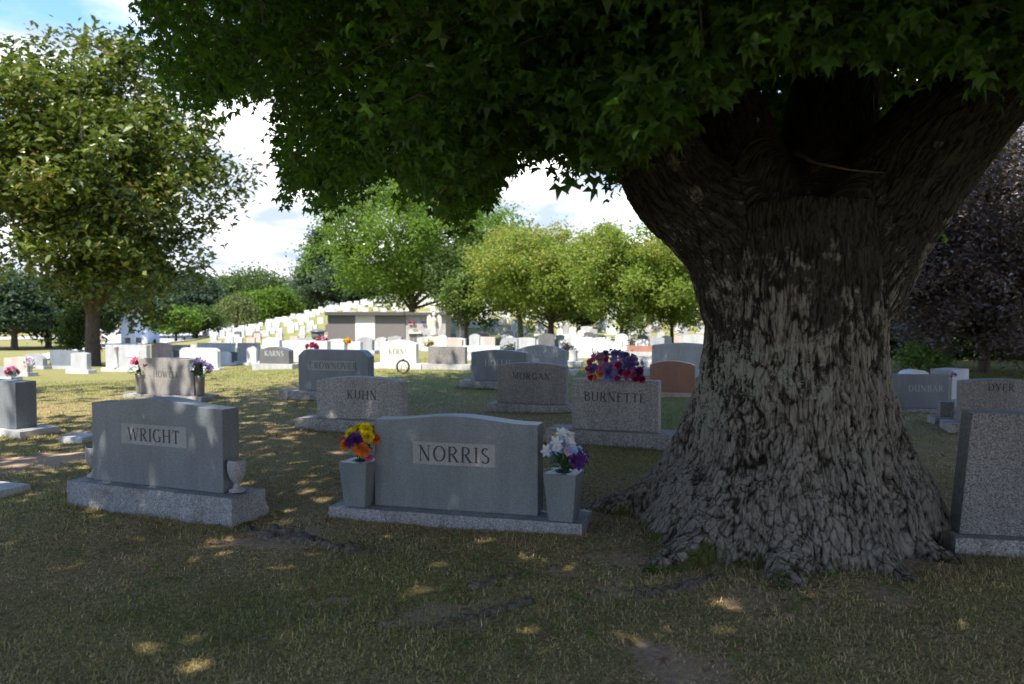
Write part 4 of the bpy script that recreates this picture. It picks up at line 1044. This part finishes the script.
# surface roots
def root_tube(px_list, r0, r1, seed, lift=.0):
    r = np.random.default_rng(seed); P = []
    for px, py in px_list:
        p = at(px, py); P.append((p.x - TX, p.y - TY, p.z + lift))
    P, _ = resample(P, [1] * len(P), 7); n = len(P); P[:, :2] += r.normal(size=(n, 2)) * .012; P[:, 2] += r.normal(size=n) * .008 - .013 - .03 * np.abs(np.linspace(-1, 1, n)) ** 3
    rad = np.interp(np.linspace(0, 1, n), [0, .5, 1], [r0, (r0 + r1) * .5, r1]) * (1 + .25 * r.normal(size=n))
    return P, np.abs(rad)
MR = bark_mat('weathered_root', (.07, .05, .038), (.26, .21, .165), 9)
for pxs, r0, r1, sd in (([(548, 592), (505, 604), (455, 616), (412, 632)], .035, .02, 1), ([(528, 571), (495, 579), (462, 588)], .03, .018, 2), ([(245, 527), (275, 538), (310, 543), (345, 547), (375, 549)], .05, .03, 3),
                        ([(268, 530), (292, 534), (318, 537)], .055, .035, 4), ([(715, 578), (675, 590), (640, 592)], .06, .03, 5), ([(330, 548), (362, 551), (400, 546)], .035, .02, 6)):
    obj('root', tubes_mesh('root', [root_tube(pxs, r0, r1, sd)], 9), MR, ROOT)

# crown: overhanging foliage. The ragged lower edge, as pixel columns and rows of the photograph
SILX = [-300, 100, 132, 145, 175, 200, 222, 240, 258, 272, 282, 292, 305, 318, 330, 345, 360, 372, 385, 400, 430, 455, 470, 490, 505, 515, 530, 560, 600, 618, 636, 660, 690, 720, 760, 820, 880, 930, 980, 1024, 1400]
SILY = [-500, -60, -1, 64, 112, 126, 120, 106, 112, 144, 199, 206, 184, 209, 226, 222, 201, 166, 162, 172, 204, 230, 234, 214, 188, 151, 144, 156, 170, 186, 172, 150, 120, 90, 70, 70, 62, 66, 80, 92, 100]
def sil(px): return np.interp(px, SILX, SILY)
r = np.random.default_rng(2024)
# clumps through the whole crown
NC = 9000
u = r.normal(size=(NC, 3)); u /= np.linalg.norm(u, axis=1)[:, None]; qq = r.random(NC) ** (1 / 2.2)
C = u * qq[:, None] * [10.2, 10.8, 7.6] + [TX - .4, TY - .6, 9.0]
C = C[C[:, 2] > 2.2]
hd_ = np.hypot(C[:, 0] - TX, C[:, 1] - TY)
C = C[(C[:, 2] > 2.3 + .10 * np.abs(hd_ - 5)) | (hd_ > 4)]
px, py, dp = proj(C)
inf = (dp > .3) & (px > -120) & (px < 1150) & (py > -140)
near = np.linalg.norm(C - [0, 0, H], axis=1)
ok = ~inf | ((py < sil(px) - 10 - 120 / np.maximum(dp, 1)) & (near > 2.6))
C = C[ok]; inf = inf[ok]; near = near[ok]
CO = C[~inf]; CI = C[inf & (near < 13)]; CO2 = C[inf & (near >= 13)]
CO = np.concatenate([CO, CO2])
per = 16
LO = np.repeat(CO, per, 0) + r.normal(size=(len(CO) * per, 3)) * [.5, .5, .3]
thin = (LO[:, 0] < -1.5) & (r.random(len(LO)) < .22); LO = LO[~thin]
px, py, dp = proj(LO); k_ = ~((dp > .3) & (px > -60) & (px < 1084) & ((py > sil(px)) | ((py > -60) & (dp < 12)))) & (np.linalg.norm(LO - [0, 0, H], axis=1) > 2.0)
obj('crown', leaves_mesh('crown', LO[k_], .27, r, DIAMOND, .5), LM['hero'], ROOT)
# leaves one can see singly: flat drooping sprays; a spray whose leaves would hang below the ragged edge is not grown
def sprays(N, pxlo, pxhi, dlo, dhi, edge, seed, nleaf=24, ln=(.45, .95), keepgap=.0):
    r = np.random.default_rng(seed)
    a_ = r.uniform(pxlo, pxhi, N); sl_ = sil(a_)
    b2 = np.where(r.random(N) < edge, sl_ - 70 * r.random(N), sl_ - (sl_ + 110) * r.random(N))
    d_ = dlo + (dhi - dlo) * r.random(N)
    P0 = np.stack([(a_ - CX) / F * d_, d_, H + d_ * (HZ - b2) / F], 1)
    out = P0 - np.array([TX, TY, 0]); out[:, 2] = 0; out /= np.linalg.norm(out, axis=1)[:, None] + 1e-6
    dr = out * .8 + r.normal(size=(N, 3)) * [.6, .6, .25]; dr[:, 2] -= .35; dr /= np.linalg.norm(dr, axis=1)[:, None]
    sd = np.cross(dr, [0, 0, 1.]); sd /= np.linalg.norm(sd, axis=1)[:, None]
    L_ = r.uniform(ln[0], ln[1], N); t_ = np.linspace(0, 1, nleaf)[None, :] ** .8
    wdt = .17 * np.sin(np.pi * np.clip(t_, .12, .95)) * L_[:, None] / .7
    off = (r.random((N, nleaf)) * 2 - 1) * wdt
    Q = P0[:, None, :] + dr[:, None, :] * (t_ * L_[:, None])[..., None] + sd[:, None, :] * off[..., None] + r.normal(size=(N, nleaf, 3)) * .03
    Q[..., 2] -= .16 * (t_ ** 2) * L_[:, None]
    px, py, dp = proj(Q.reshape(-1, 3)); lim_ = np.repeat(np.where(r.random(N) < .12, 16, -24 * r.random(N) ** 1.6), nleaf)
    bad = ((py > sil(px) + lim_) & (px > -30)).reshape(N, nleaf)
    ok = (bad.sum(1) <= 2) & (Q[:, :, 1].min(1) > 2.5) & (px.reshape(N, nleaf).max(1) > 118)
    g = vnoise(P0 * 1.15 + 3.3); ok &= (g > keepgap) | (b2 < sl_ - 150)
    tw_ = [(np.stack([P0[k], P0[k] + dr[k] * L_[k] * .5 - [0, 0, .04 * L_[k]], P0[k] + dr[k] * L_[k] * .95 - [0, 0, .15 * L_[k]]]) - [TX, TY, 0], [.006, .004, .002]) for k in np.nonzero(ok)[0][::5]]
    return Q[ok].reshape(-1, 3), tw_
LEAF_SETS = [sprays(900, 100, 340, 6.0, 11.5, .55, 301, 29, keepgap=.48), sprays(1700, 270, 560, 4.6, 9.5, .45, 302, 31, keepgap=.36), sprays(1700, 470, 700, 3.6, 8.0, .40, 303, 29, keepgap=.22),
             sprays(900, 640, 1075, 3.1, 5.0, .15, 304, 26), sprays(1200, 600, 1075, 5.6, 9.5, .1, 305, 30), sprays(650, 100, 640, 8.0, 13.0, .15, 306, 28, (.8, 1.5), .46)]
LI = np.concatenate([q[0] for q in LEAF_SETS]); TWIGS = [w_ for q in LEAF_SETS for w_ in q[1]]
far_ = LI[:, 1] > 7.5
tint_ = np.clip(.15 + .5 * r.random(len(LI)) + .5 * (vnoise(LI * .9) - .4), 0, 1)
obj('crown', leaves_mesh('crown', LI[~far_], .082, r, STAR, .3, 1.1, tint_[~far_]), LM['hero'], ROOT)
obj('crown', leaves_mesh('crown', LI[far_], .105, r, STAR, .3, 1.1, tint_[far_]), LM['hero'], ROOT)
CI = CI[(CI[:, 0] > -3.2) | (r.random(len(CI)) < .45)]
LC = np.repeat(CI, 7, 0) + r.normal(size=(len(CI) * 7, 3)) * .28
px, py, dp = proj(LC); LC = LC[(py < sil(px) - 45) & (LC[:, 1] > 2.6)]
obj('crown', leaves_mesh('crown', LC, .12, r, STAR, .35, .6), LM['hero'], ROOT)
for o in ROOT.children:
    if o.name.startswith('crown'):
        o.location = (-TX, -TY, 0)
# upper limbs and twigs
br = []
ends = [SKR[k][0][-1] for k in range(1, 5)]
for e, k in zip(ends, range(4)):
    P0 = SKR[k + 1][0]; dirv = P0[-1] - P0[-4]; dirv /= np.linalg.norm(dirv)
    br.append(([e - dirv * .25, e + dirv * 1.5 + [0, 0, .3], e + dirv * 3.2 + [0, 0, 1.2], e + dirv * 4.6 + [0, 0, 2.6]], [SKR[k + 1][1][-1], .16, .11, .04]))
    for j in range(9):
        s0 = e + dirv * (r.random() * 3.0) + [0, 0, .3]; v_ = r.normal(size=3); v_[2] = abs(v_[2]) * .5; v_ /= np.linalg.norm(v_)
        br.append(([s0, s0 + v_ * 1.4, s0 + v_ * 2.8 + [0, 0, .2], s0 + v_ * 4 + [0, 0, -.1]], [.07, .05, .035, .012]))
tw = TWIGS
obj('branches', tubes_mesh('branches', br + tw, 5), B2, ROOT)
# foliage behind the fork
BX = [600, 640, 680, 690, 712, 720, 880, 900, 940, 990, 1024, 1100]; BY = [120, 140, 150, 120, 120, 170, 190, 175, 135, 95, 78, 60]
n_ = 1500; a_ = r.uniform(630, 1080, n_); b2 = r.uniform(-60, 200, n_); k_ = b2 < np.interp(a_, BX, BY) - 8
S2 = np.array([tuple(pt(x_, y_, d_)) for x_, y_, d_ in zip(a_[k_], b2[k_], r.uniform(7.0, 11.5, k_.sum()))])
LB = np.repeat(S2, 14, 0) + r.normal(size=(len(S2) * 14, 3)) * .24
o = obj('crown', leaves_mesh('crown', LB, .15, r, STAR, .35, .6), LM['hero'], ROOT); o.location = (-TX, -TY, 0)
# broken twig on the trunk
P = [loc3(797, 152, 4.98), loc3(815, 163, 4.72), loc3(850, 170, 4.7), loc3(885, 173, 4.74)]
obj('broken_twig', tubes_mesh('broken_twig', [(P, [.025, .009, .007, .003])], 6), B2, ROOT)

# ------------------------------------------------------------------ far cemetery: long tomb, rows on the hill, road, house, cars
M['tomb'] = flat('brown_grey_granite_panel', (.15, .135, .13), .5, .12, 4); M['tombpale'] = flat('pale_stone_panel', (.62, .58, .53), .6, .06, 3)
M['roof'] = flat('dark_coping', (.07, .065, .065), .7); M['niche'] = granite('grey_niche_front', (.36, .34, .34), .3, 60, .5)
D = 52.0; a = pt(327, 340, D); b_ = pt(447, 340, D); ztop = pt(387, 312, D).z; W_ = b_.x - a.x; zb = gz((a.x + b_.x) / 2, D) - .2; ht = ztop - zb - .22
tm = thing('long_tomb', ((a.x + b_.x) / 2, D, zb), -R(3), 'long low dark stone tomb with a pale panel and flat roof', 'mausoleum')
s = W_ / 120.
def seg(name, p0, p1, mat, y0=0, z0=0, z1=None): obj(name, box_mesh((p0 - 387) * s, (p1 - 387) * s, y0, 2.6, z0, z1 or ht, bev=.01), M[mat], tm)
seg('wall', 327, 355, 'tomb'); seg('pale_panel', 355.05, 375, 'tombpale', -.03); seg('wall', 375.05, 405.4, 'tomb'); seg('niche_front', 405.6, 446, 'niche', .06)
rf = obj('roof', box_mesh((325.5 - 387) * s, (405.4 - 387) * s, -.35, 2.9, ht + .002, ht + .24, bev=.02), M['roof'], tm); obj('roof', box_mesh((405.5 - 387) * s, (447.5 - 387) * s, -.28, 2.9, ht + .002, ht + .20, bev=.02), M['roof'], tm)
for k, (px_, pz) in enumerate([(408 + 3.6 * k, .66) for k in range(10)]):
    obj('niche_plate', box_mesh((px_ - 387) * s - .09, (px_ - 387) * s + .09, .03, .058, ht * .3, ht * .52), M['tomb'] if k % 3 else M['pale'], tm)
obj('shelf', box_mesh((409 - 387) * s, (422 - 387) * s, -.12, .058, ht * .55, ht * .6), M['tombpale'], tm)
for px_, cols, lb in ((412.5, ['red', 'pink'], 'red flowers fixed high on the grey niche front of the tomb'), (426, ['purple', 'violet'], 'purple flowers fixed high on the grey niche front of the tomb'), (416, ['white', 'cream'], 'cream flowers on the shelf of the tomb')):
    hh = [('mum', random.choice(cols), .2 * random.uniform(-1, 1), -.06, .1 * random.random(), 2.0) for _ in range(7)]
    zz_ = zb + (ht * .80 if 'high' in lb else ht * .6 + .05); bouquet(tm.matrix_basis @ Vector(((px_ - 387) * s, -.02 if 'high' in lb else -.06, zz_ - zb)), hh, lb, 'cemetery flowers', (14, .1, .0, .1), seed=3, stems=None)
# angel statue in front of it
p = pt(434, 349, 40); g = gz(p.x, p.y); an = thing('angel_statue', (p.x, p.y, g), 0, 'pale carved angel statue on a pedestal before the grey end of the tomb', 'statue')
M['marble'] = flat('weathered_marble', (.50, .45, .38), .7)
obj('pedestal', box_mesh(-.26, .26, -.2, .2, -.1, .75, bev=.03), M['marble'], an)
obj('figure', lathe([(.20, .75), (.19, .9), (.14, 1.15), (.11, 1.35), (.16, 1.55), (.15, 1.63), (.055, 1.70), (.05, 1.74), (.085, 1.80), (.095, 1.87), (.07, 1.95), (.01, 1.98)], 14), M['marble'], an)
for s_ in (-1, 1):
    bm = bmesh.new(); pts = [(s_ * .06, 1.2), (s_ * .3, 1.05), (s_ * .38, 1.45), (s_ * .36, 1.75), (s_ * .22, 1.86), (s_ * .08, 1.62)]
    f = bm.faces.new([bm.verts.new((x, .13, z)) for x, z in pts]); e = bmesh.ops.extrude_face_region(bm, geom=[f]); bmesh.ops.translate(bm, verts=[v_ for v_ in e['geom'] if isinstance(v_, bmesh.types.BMVert)], vec=(0, .05, 0))
    obj('wing', bm_mesh(bm), M['marble'], an)

# rows on the slope
VAR = []
for mt, wd, htv, sh, dr in (('white', .7, .62, 'oval', .08), ('white', .9, .55, 'flat', 0), ('pale', .6, .7, 'oval', .1), ('grey', .75, .62, 'serp', .05), ('white', .5, .75, 'dome', .2), ('pale', 1.0, .55, 'oval', .06), ('dark', .7, .6, 'oval', .06), ('pink', .75, .6, 'flat', 0)):
    bm = bmesh.new(); tmpm = tablet_mesh(wd, htv, .2, sh, dr, 0, 0); bm.from_mesh(tmpm)
    for v_ in bm.verts: v_.co.z += .12
    add_box(bm, -wd / 2 - .14, wd / 2 + .14, -.12, .32, -.12, .119)
    me = bm_mesh(bm, 'hill_headstone'); me.materials.append(M[mt]); VAR.append((me, mt))
LBL = {'white': 'small white headstone in the crowded rows of the far sunlit slope', 'pale': 'small pale grey headstone in the crowded rows of the far sunlit slope', 'grey': 'small mid grey headstone in the crowded rows of the far sunlit slope',
       'dark': 'small dark headstone in the crowded rows of the far sunlit slope', 'pink': 'small pinkish headstone in the crowded rows of the far sunlit slope'}
rr = random.Random(5); spots = []
th = R(14); dv = Vector((math.cos(th), -math.sin(th))); nv = Vector((math.sin(th), math.cos(th)))
row = 37.0
while row < 128:
    step = 1.75 if row < 60 else 2.2
    off = rr.random() * 2; k = -105.0
    while k < 60:
        p = dv * (k + off + rr.uniform(-.25, .25)) + nv * (row + rr.uniform(-.15, .15)); k += step
        if rr.random() < (.22 if p.y < 80 else .12): continue
        pxx = CX + F * p.x / max(p.y, 1)
        lim = 150 if p.y < 60 else 205
        if p.y < 26 or pxx < lim or pxx > 725: continue
        if p.y < 34 and rr.random() < .35: continue
        if 322 < pxx < 455 and 46 < p.y < 66: continue
        if any(abs(p.x - tx) < .9 and abs(p.y - ty) < .9 for tx, ty in ((-5.3, 62), (-4.0, 62), (2.6, 52), (.6, 56), (6.2, 45), (9.4, 47))): continue
        z = gz(p.x, p.y)
        spots.append((p.x, p.y, z, rr.choice([0, 0, 1, 1, 2, 2, 3, 4, 4, 5, 5, 6, 7])))
    row += 3.0 if row < 60 else 2.7
spots.sort(key=lambda q: q[1])
for x, y, z, k in spots[:215]:
    me, mt = VAR[k]; o = bpy.data.objects.new('hill_headstone', me); COL.objects.link(o); o.location = (x, y, z); s_ = rr.uniform(.85, 1.15); o.scale = (s_, 1, rr.uniform(.85, 1.2)); o.rotation_euler = (0, 0, -th + rr.uniform(-.04, .04))
    tag(o, LBL[mt], 'headstone', 'headstones crowding the far slope')
rest = spots[215:]
bm = bmesh.new()
for x, y, z, k in rest:
    s_ = rr.uniform(.6, 1.15); hz = rr.uniform(.4, .8); n0 = len(bm.verts)
    add_box(bm, -.45 * s_, .45 * s_, -.1, .1, -.2, hz); bm.verts.ensure_lookup_table()
    mt_ = Matrix.Translation((x, y, z)) @ Matrix.Rotation(-th, 4, 'Z')
    for v_ in bm.verts[n0:]: v_.co = mt_ @ v_.co
tag(obj('distant_headstones', bm_mesh(bm), M['white']), 'mass of tiny white headstones covering the top of the far slope', 'headstones', kind='stuff')

# road, drive and lot
def sheet(name, poly_px, mat, lift, nseg=24):
    """quad strip between two pixel polylines lying on the terrain"""
    A, B_ = poly_px; n_ = nseg
    def res(L_):
        pts = [at(*q) for q in L_]; d_ = [0]
        for a1, b1 in zip(pts, pts[1:]): d_.append(d_[-1] + (b1 - a1).length)
        o_ = []
        for u_ in np.linspace(0, d_[-1], n_ + 1):
            k_ = min(int(np.searchsorted(d_, u_, 'right')) - 1, len(pts) - 2); f_ = (u_ - d_[k_]) / max(1e-6, d_[k_ + 1] - d_[k_]); o_.append(pts[k_].lerp(pts[k_ + 1], f_))
        return o_
    a1, b1 = res(A), res(B_); m_ = 8; V_ = []
    for p0, p1 in zip(a1, b1):
        for j in range(m_ + 1):
            q = p0.lerp(p1, j / m_); V_.append((q.x, q.y, float(terrain0(q.x, q.y)) + lift))
    I_ = np.arange((n_ + 1) * (m_ + 1)).reshape(n_ + 1, m_ + 1); Q_ = np.stack([I_[:-1, :-1], I_[1:, :-1], I_[1:, 1:], I_[:-1, 1:]], -1).reshape(-1, 4)
    return tag(obj(name, np_mesh(name, np.array(V_), Q_, np.full(len(Q_), 4), True), M[mat]), kind='structure')
M['concrete'] = flat('pale_concrete', (.48, .46, .43), .9, .12, .6)
sheet('road', ([(-160, 341), (20, 340), (80, 338), (115, 341)], [(-160, 337), (20, 337.5), (80, 334.5), (118, 331.5)]), 'concrete', .10)
sheet('driveway', ([(26, 358), (60, 352), (84, 347), (112, 341)], [(48, 360), (84, 353), (100, 350), (128, 344)]), 'concrete', .09)
sheet('parking_lot', ([(112, 341.5), (165, 344), (200, 340), (225, 334), (262, 330)], [(118, 331), (150, 331), (190, 331), (222, 325.5), (262, 325)]), 'concrete', .11)
# house
M['siding'] = flat('pale_blue_siding', (.42, .50, .62), .7, .05, 3); M['shingle'] = flat('grey_roof', (.10, .105, .12), .8); M['glass'] = flat('dark_window', (.04, .05, .06), .15); M['trim'] = flat('white_trim', (.75, .75, .75), .6)
D = 104.0; p = pt(134, 331, D); zb = gz(p.x, D) - .1; s = D / F
hs = thing('house', (p.x, D, zb), R(14), 'pale blue house with a grey gable roof behind the parking lot', 'house')
ze = pt(134, 316, D).z - zb; zr = pt(134, 309, D).z - zb; hw = 12 * s
bm = bmesh.new(); pr = [(-hw, 0), (hw, 0), (hw, ze), (hw * .35, zr), (-hw, ze - .3)]
f = bm.faces.new([bm.verts.new((x, 0, z)) for x, z in pr]); e = bmesh.ops.extrude_face_region(bm, geom=[f]); bmesh.ops.translate(bm, verts=[v_ for v_ in e['geom'] if isinstance(v_, bmesh.types.BMVert)], vec=(0, 9, 0))
obj('wall', bm_mesh(bm), M['siding'], hs)
for x0, z0, x1, z1 in ((-hw - .3, ze - .38, hw * .35, zr), (hw * .35, zr, hw + .3, ze - .08)):
    V_ = np.array([(x0, -.4, z0 + .02), (x1, -.4, z1 + .02), (x1, 9.4, z1 + .02), (x0, 9.4, z0 + .02), (x0, -.4, z0 + .2), (x1, -.4, z1 + .2), (x1, 9.4, z1 + .2), (x0, 9.4, z0 + .2)])
    obj('roof', np_mesh('roof', V_, [0, 3, 2, 1, 4, 5, 6, 7, 0, 1, 5, 4, 1, 2, 6, 5, 2, 3, 7, 6, 3, 0, 4, 7], [4] * 6), M['shingle'], hs)
for x, z, wd, h_ in ((-.75, .52, .7, .75), (.55, .52, .7, .75), (-.3, 1.75, .8, .55)):
    w_ = obj('window', box_mesh(x - wd / 2 - .08, x + wd / 2 + .08, -.05, .01, z - .08, z + h_ + .08), M['trim'], hs); obj('pane', box_mesh(x - wd / 2, x + wd / 2, -.07, -.052, z, z + h_), M['glass'], w_)
obj('door', box_mesh(1.05, 1.45, -.05, .01, .02, 1.25), M['trim'], hs)
# cars
M['tyre'] = flat('tyre', (.02, .02, .02), .8)
def car(px, py, rz, col, label):
    p = at(px, py); M['car' + label[:5]] = flat(label[:5] + '_car_paint', col, .25, .03); r_ = thing('parked_car', p + Vector((0, 0, .12)), rz, label, 'car', 'cars on the lot')
    bm = bmesh.new(); pr = [(-2.15, .3), (-2.2, .75), (-1.5, .9), (-.9, 1.42), (.7, 1.45), (1.35, .95), (2.1, .82), (2.2, .35)]
    f = bm.faces.new([bm.verts.new((x, -.85, z)) for x, z in pr]); e = bmesh.ops.extrude_face_region(bm, geom=[f]); bmesh.ops.translate(bm, verts=[v_ for v_ in e['geom'] if isinstance(v_, bmesh.types.BMVert)], vec=(0, 1.7, 0))
    bmesh.ops.bevel(bm, geom=bm.edges[:], offset=.08, segments=2, affect='EDGES'); obj('body', bm_mesh(bm), M['car' + label[:5]], r_)
    V_ = np.array([(-1.25, -.865, .95), (1.05, -.865, .98), (.62, -.865, 1.34), (-.85, -.865, 1.32)]); obj('side_window', np_mesh('side_window', V_, [0, 1, 2, 3], [4]), M['glass'], r_)
    for x in (-1.35, 1.35):
        for y in (-.8, .8):
            w_ = obj('wheel', lathe([(.1, -.1), (.33, -.1), (.34, 0), (.33, .1), (.1, .1)], 14), M['tyre'], r_, (x, y, .33)); w_.rotation_euler = (R(90), 0, 0)
car(128, 334.5, .1, (.6, .6, .62), 'white car parked in front of the house'); car(112, 334.5, .15, (.03, .03, .035), 'dark car parked left of the white one')
# thin red marker pole by the tree
p = at(102, 352); M['redpole'] = flat('red_pole', (.45, .12, .09), .6); po = thing('lamp_pole', p, 0, 'thin reddish pole with a round white top right of the magnolia trunk', 'pole')
obj('pole', tubes_mesh('pole', [([(0, 0, -.2), (0, 0, 1.7)], [.025, .025])], 7), M['redpole'], po); obj('globe', lathe([(.03, 1.7), (.12, 1.76), (.15, 1.86), (.1, 1.97), (.01, 2.0)], 12), M['trim'], po)

# scattered dry leaves and pebbles on the lawn
r = np.random.default_rng(9); n = 220; y = 3.2 + 7 * r.random(n) ** 1.3; x = (r.random(n) * 2 - 1) * (y * .62)
P = np.stack([x, y, terrain(x, y) + .012], 1); k = np.hypot(x - TX, y - TY) > .95
m = leafmat('dry_leaf', (.12, .07, .035), (.28, .2, .12), None, .2)
tag(obj('fallen_leaves', leaves_mesh('fallen_leaves', P[k], .055, r, STAR, 1.6), m), 'dry brown leaves scattered thinly over the front turf', 'leaves', kind='stuff')

# small broad leaved weeds in the front turf
n = 420; y = 3.0 + 6.5 * r.random(n); x = (r.random(n) * 2 - 1) * (y * .64); k = (n2(x, y, 1.3, 2, 4.4) > .5) & (np.hypot(x - TX, y - TY) > 1.0); x, y = x[k], y[k]
per = 7; P = np.repeat(np.stack([x, y, terrain(x, y) + .012], 1), per, 0) + r.normal(size=(len(x) * per, 3)) * [.018, .018, .006]
tag(obj('weeds', leaves_mesh('weeds', P, .032, r, DIAMOND, 1.2), LM['lime']), 'small green broad leaved weeds dotted through the front turf', 'weeds', kind='stuff')

# longer grass left by the mower against the stones and the trunk
pts = []
for key in ('norris', 'wright', 'kuhn', 'burnette', 'tapered', 'leftmost', 'crown', 'morgan', 'howell', 'dyer', 'hollis'):
    o_ = HS[key][0]; bo = [c_ for c_ in o_.children if c_.name.startswith('base')][0]
    co = np.array([v_.co for v_ in bo.data.vertices]); lo, hi = co.min(0), co.max(0)
    per_ = 2 * ((hi[0] - lo[0]) + (hi[1] - lo[1])); nb = int(per_ * 520); u = r.random(nb) * per_; a, b_ = hi[0] - lo[0], hi[1] - lo[1]
    X_ = np.where(u < a, lo[0] + u, np.where(u < a + b_, hi[0], np.where(u < 2 * a + b_, lo[0] + u - a - b_, lo[0])))
    Y_ = np.where(u < a, lo[1], np.where(u < a + b_, lo[1] + u - a, np.where(u < 2 * a + b_, hi[1], lo[1] + u - 2 * a - b_)))
    X_ += np.sign(X_ - (lo[0] + hi[0]) / 2) * (r.random(nb) * .035 - .004); Y_ += np.sign(Y_ - (lo[1] + hi[1]) / 2) * (r.random(nb) * .035 - .004)
    X_ += bo.location.x; Y_ += bo.location.y; th_ = o_.rotation_euler.z
    pts.append(np.stack([o_.location.x + X_ * math.cos(th_) - Y_ * math.sin(th_), o_.location.y + X_ * math.sin(th_) + Y_ * math.cos(th_)], 1))
aa = r.random(5200) * 6.283; rad_ = 1.0 + .22 * r.random(5200) ** 2 + .12 * np.sin(aa * 5)
pts.append(np.stack([TX + rad_ * np.cos(aa), TY + rad_ * np.sin(aa)], 1))
tag(obj('grass', make_turf('grass', 0, 1, 2, 1, .02, .085, .0036, 12, 1.15, np.concatenate(pts)), M_GRASS), 'longer untrimmed grass along the bases of the front stones and trunk', 'grass', kind='stuff')
